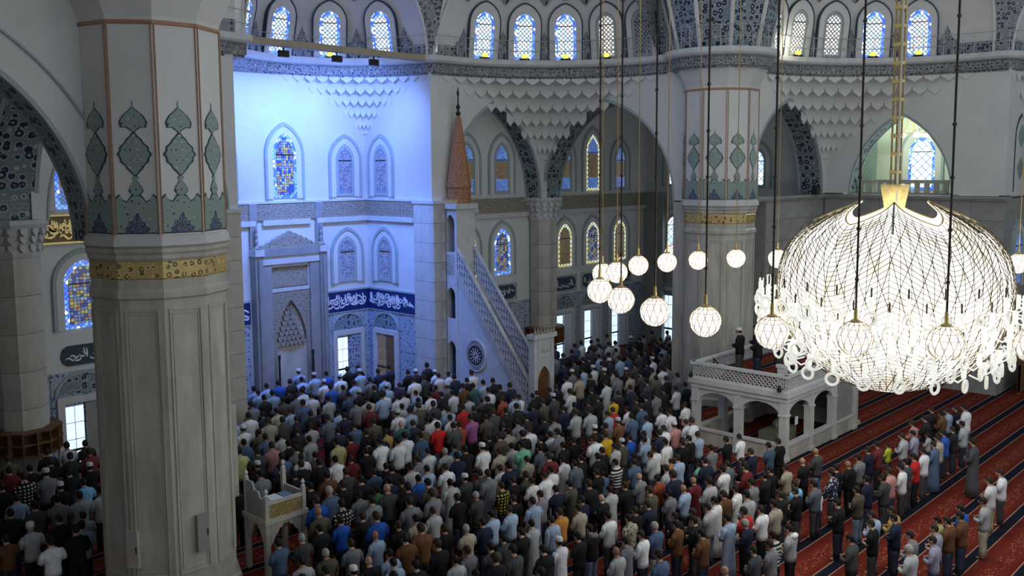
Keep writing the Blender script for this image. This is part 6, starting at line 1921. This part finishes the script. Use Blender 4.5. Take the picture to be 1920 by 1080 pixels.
for d in IND:
    b = inst(BODY[d['pose']], 'person', None, (d['x'], d['y'], d['z']), (0, 0, d['rot']), (d['s'] * d['wide'], d['s'] * d['wide'], d['s']))
    obj_col(b, d['skin'])
    zn = zone(d)
    tag(b, d['label'], 'person', 'muezzins on the platform' if d['z'] > 1 else 'worshippers standing in prayer rows')
    if d['robe']:
        o = inst(get(('robe', d['patt'])), 'robe', b); obj_col(o, d['col'])
    else:
        o = inst(get(('shirt', d['pose'], 'short' if d['short'] else 'long', d['patt'])), 'shirt', b); obj_col(o, d['col'])
        o = inst(get(('trousers',)), 'trousers', b); obj_col(o, d['tr'][0])
        if d['hood']:
            o = inst(get(('hood',)), 'hood', b); obj_col(o, tuple(min(1, c * 1.6 + 0.15) for c in d['col']))
    if d['cap']:
        o = inst(get(('cap',)), 'cap', b); obj_col(o, d['capc'])
        if not d['bald']: o = inst(get(('hair',)), 'hair', b); obj_col(o, d['hair'])
    elif not d['bald']:
        o = inst(get(('hair',)), 'hair', b); obj_col(o, d['hair'])

# the farthest worshippers, joined into one crowd
m_, nt_c, b_ = nmat('crowd_cloth')
at_ = N(nt_c, 'ShaderNodeVertexColor'); at_.layer_name = 'Col'
nt_c.links.new(at_.outputs[0], b_.inputs['Base Color'])
b_.inputs['Roughness'].default_value = 0.85
parts_c = {'shirt': shirt_mb(0, 'long', 10, 6), 'robe': robe_mb(12), 'trousers': trousers_mb(7), 'hair': hair_mb(False, 9, 6), 'cap': cap_mb(9)}
hm = MB(); hm.sphere((0, 0.062, 1.595), (0.079, 0.098, 0.112), 9, 6); hm.tube([(0, 0.0, 1.42), (0, 0.04, 1.52)], 0.055, 7); hm.sphere((0, 0.165, 1.578), (0.014, 0.02, 0.024), 5, 4)
for s in (-1, 1):
    hm.sphere((s * 0.0, 0.235, 1.10 + 0.02 * s), (0.06, 0.03, 0.035), 6, 4)
    hm.sphere((s * 0.11, 0.06, 0.04), (0.045, 0.12, 0.04), 6, 4)
parts_c['head'] = hm
VV, FF, CC = [], [], []
for d in REST:
    M4 = Matrix.Translation((d['x'], d['y'], d['z'])) @ Matrix.Rotation(d['rot'], 4, 'Z') @ Matrix.Diagonal((d['s'] * d['wide'], d['s'] * d['wide'], d['s'], 1))
    mnp = np.array(M4)
    use = [('head', d['skin'])] + ([('robe', d['col'])] if d['robe'] else [('shirt', d['col']), ('trousers', d['tr'][0])])
    if not d['bald']: use.append(('hair', d['hair']))
    if d['cap']: use.append(('cap', d['capc']))
    for nm, c_ in use:
        p = parts_c[nm]
        v = np.array(p.v) @ mnp[:3, :3].T + mnp[:3, 3]
        base = len(VV)
        VV.extend(map(tuple, v))
        for f in p.f:
            FF.append(tuple(base + i for i in f))
            CC.extend([(c_[0], c_[1], c_[2], 1.0)] * len(f))
me = bpy.data.meshes.new('crowd')
me.from_pydata(VV, [], FF)
ca = me.color_attributes.new('Col', 'FLOAT_COLOR', 'CORNER')
ca.data.foreach_set('color', np.array(CC, dtype=np.float32).ravel())
me.materials.append(m_)
me.polygons.foreach_set('use_smooth', [True] * len(FF))
co_ = bpy.data.objects.new('crowd', me)
COL.objects.link(co_)
tag(co_, 'dense crowd of standing worshippers in the far rows', 'crowd', kind='stuff')
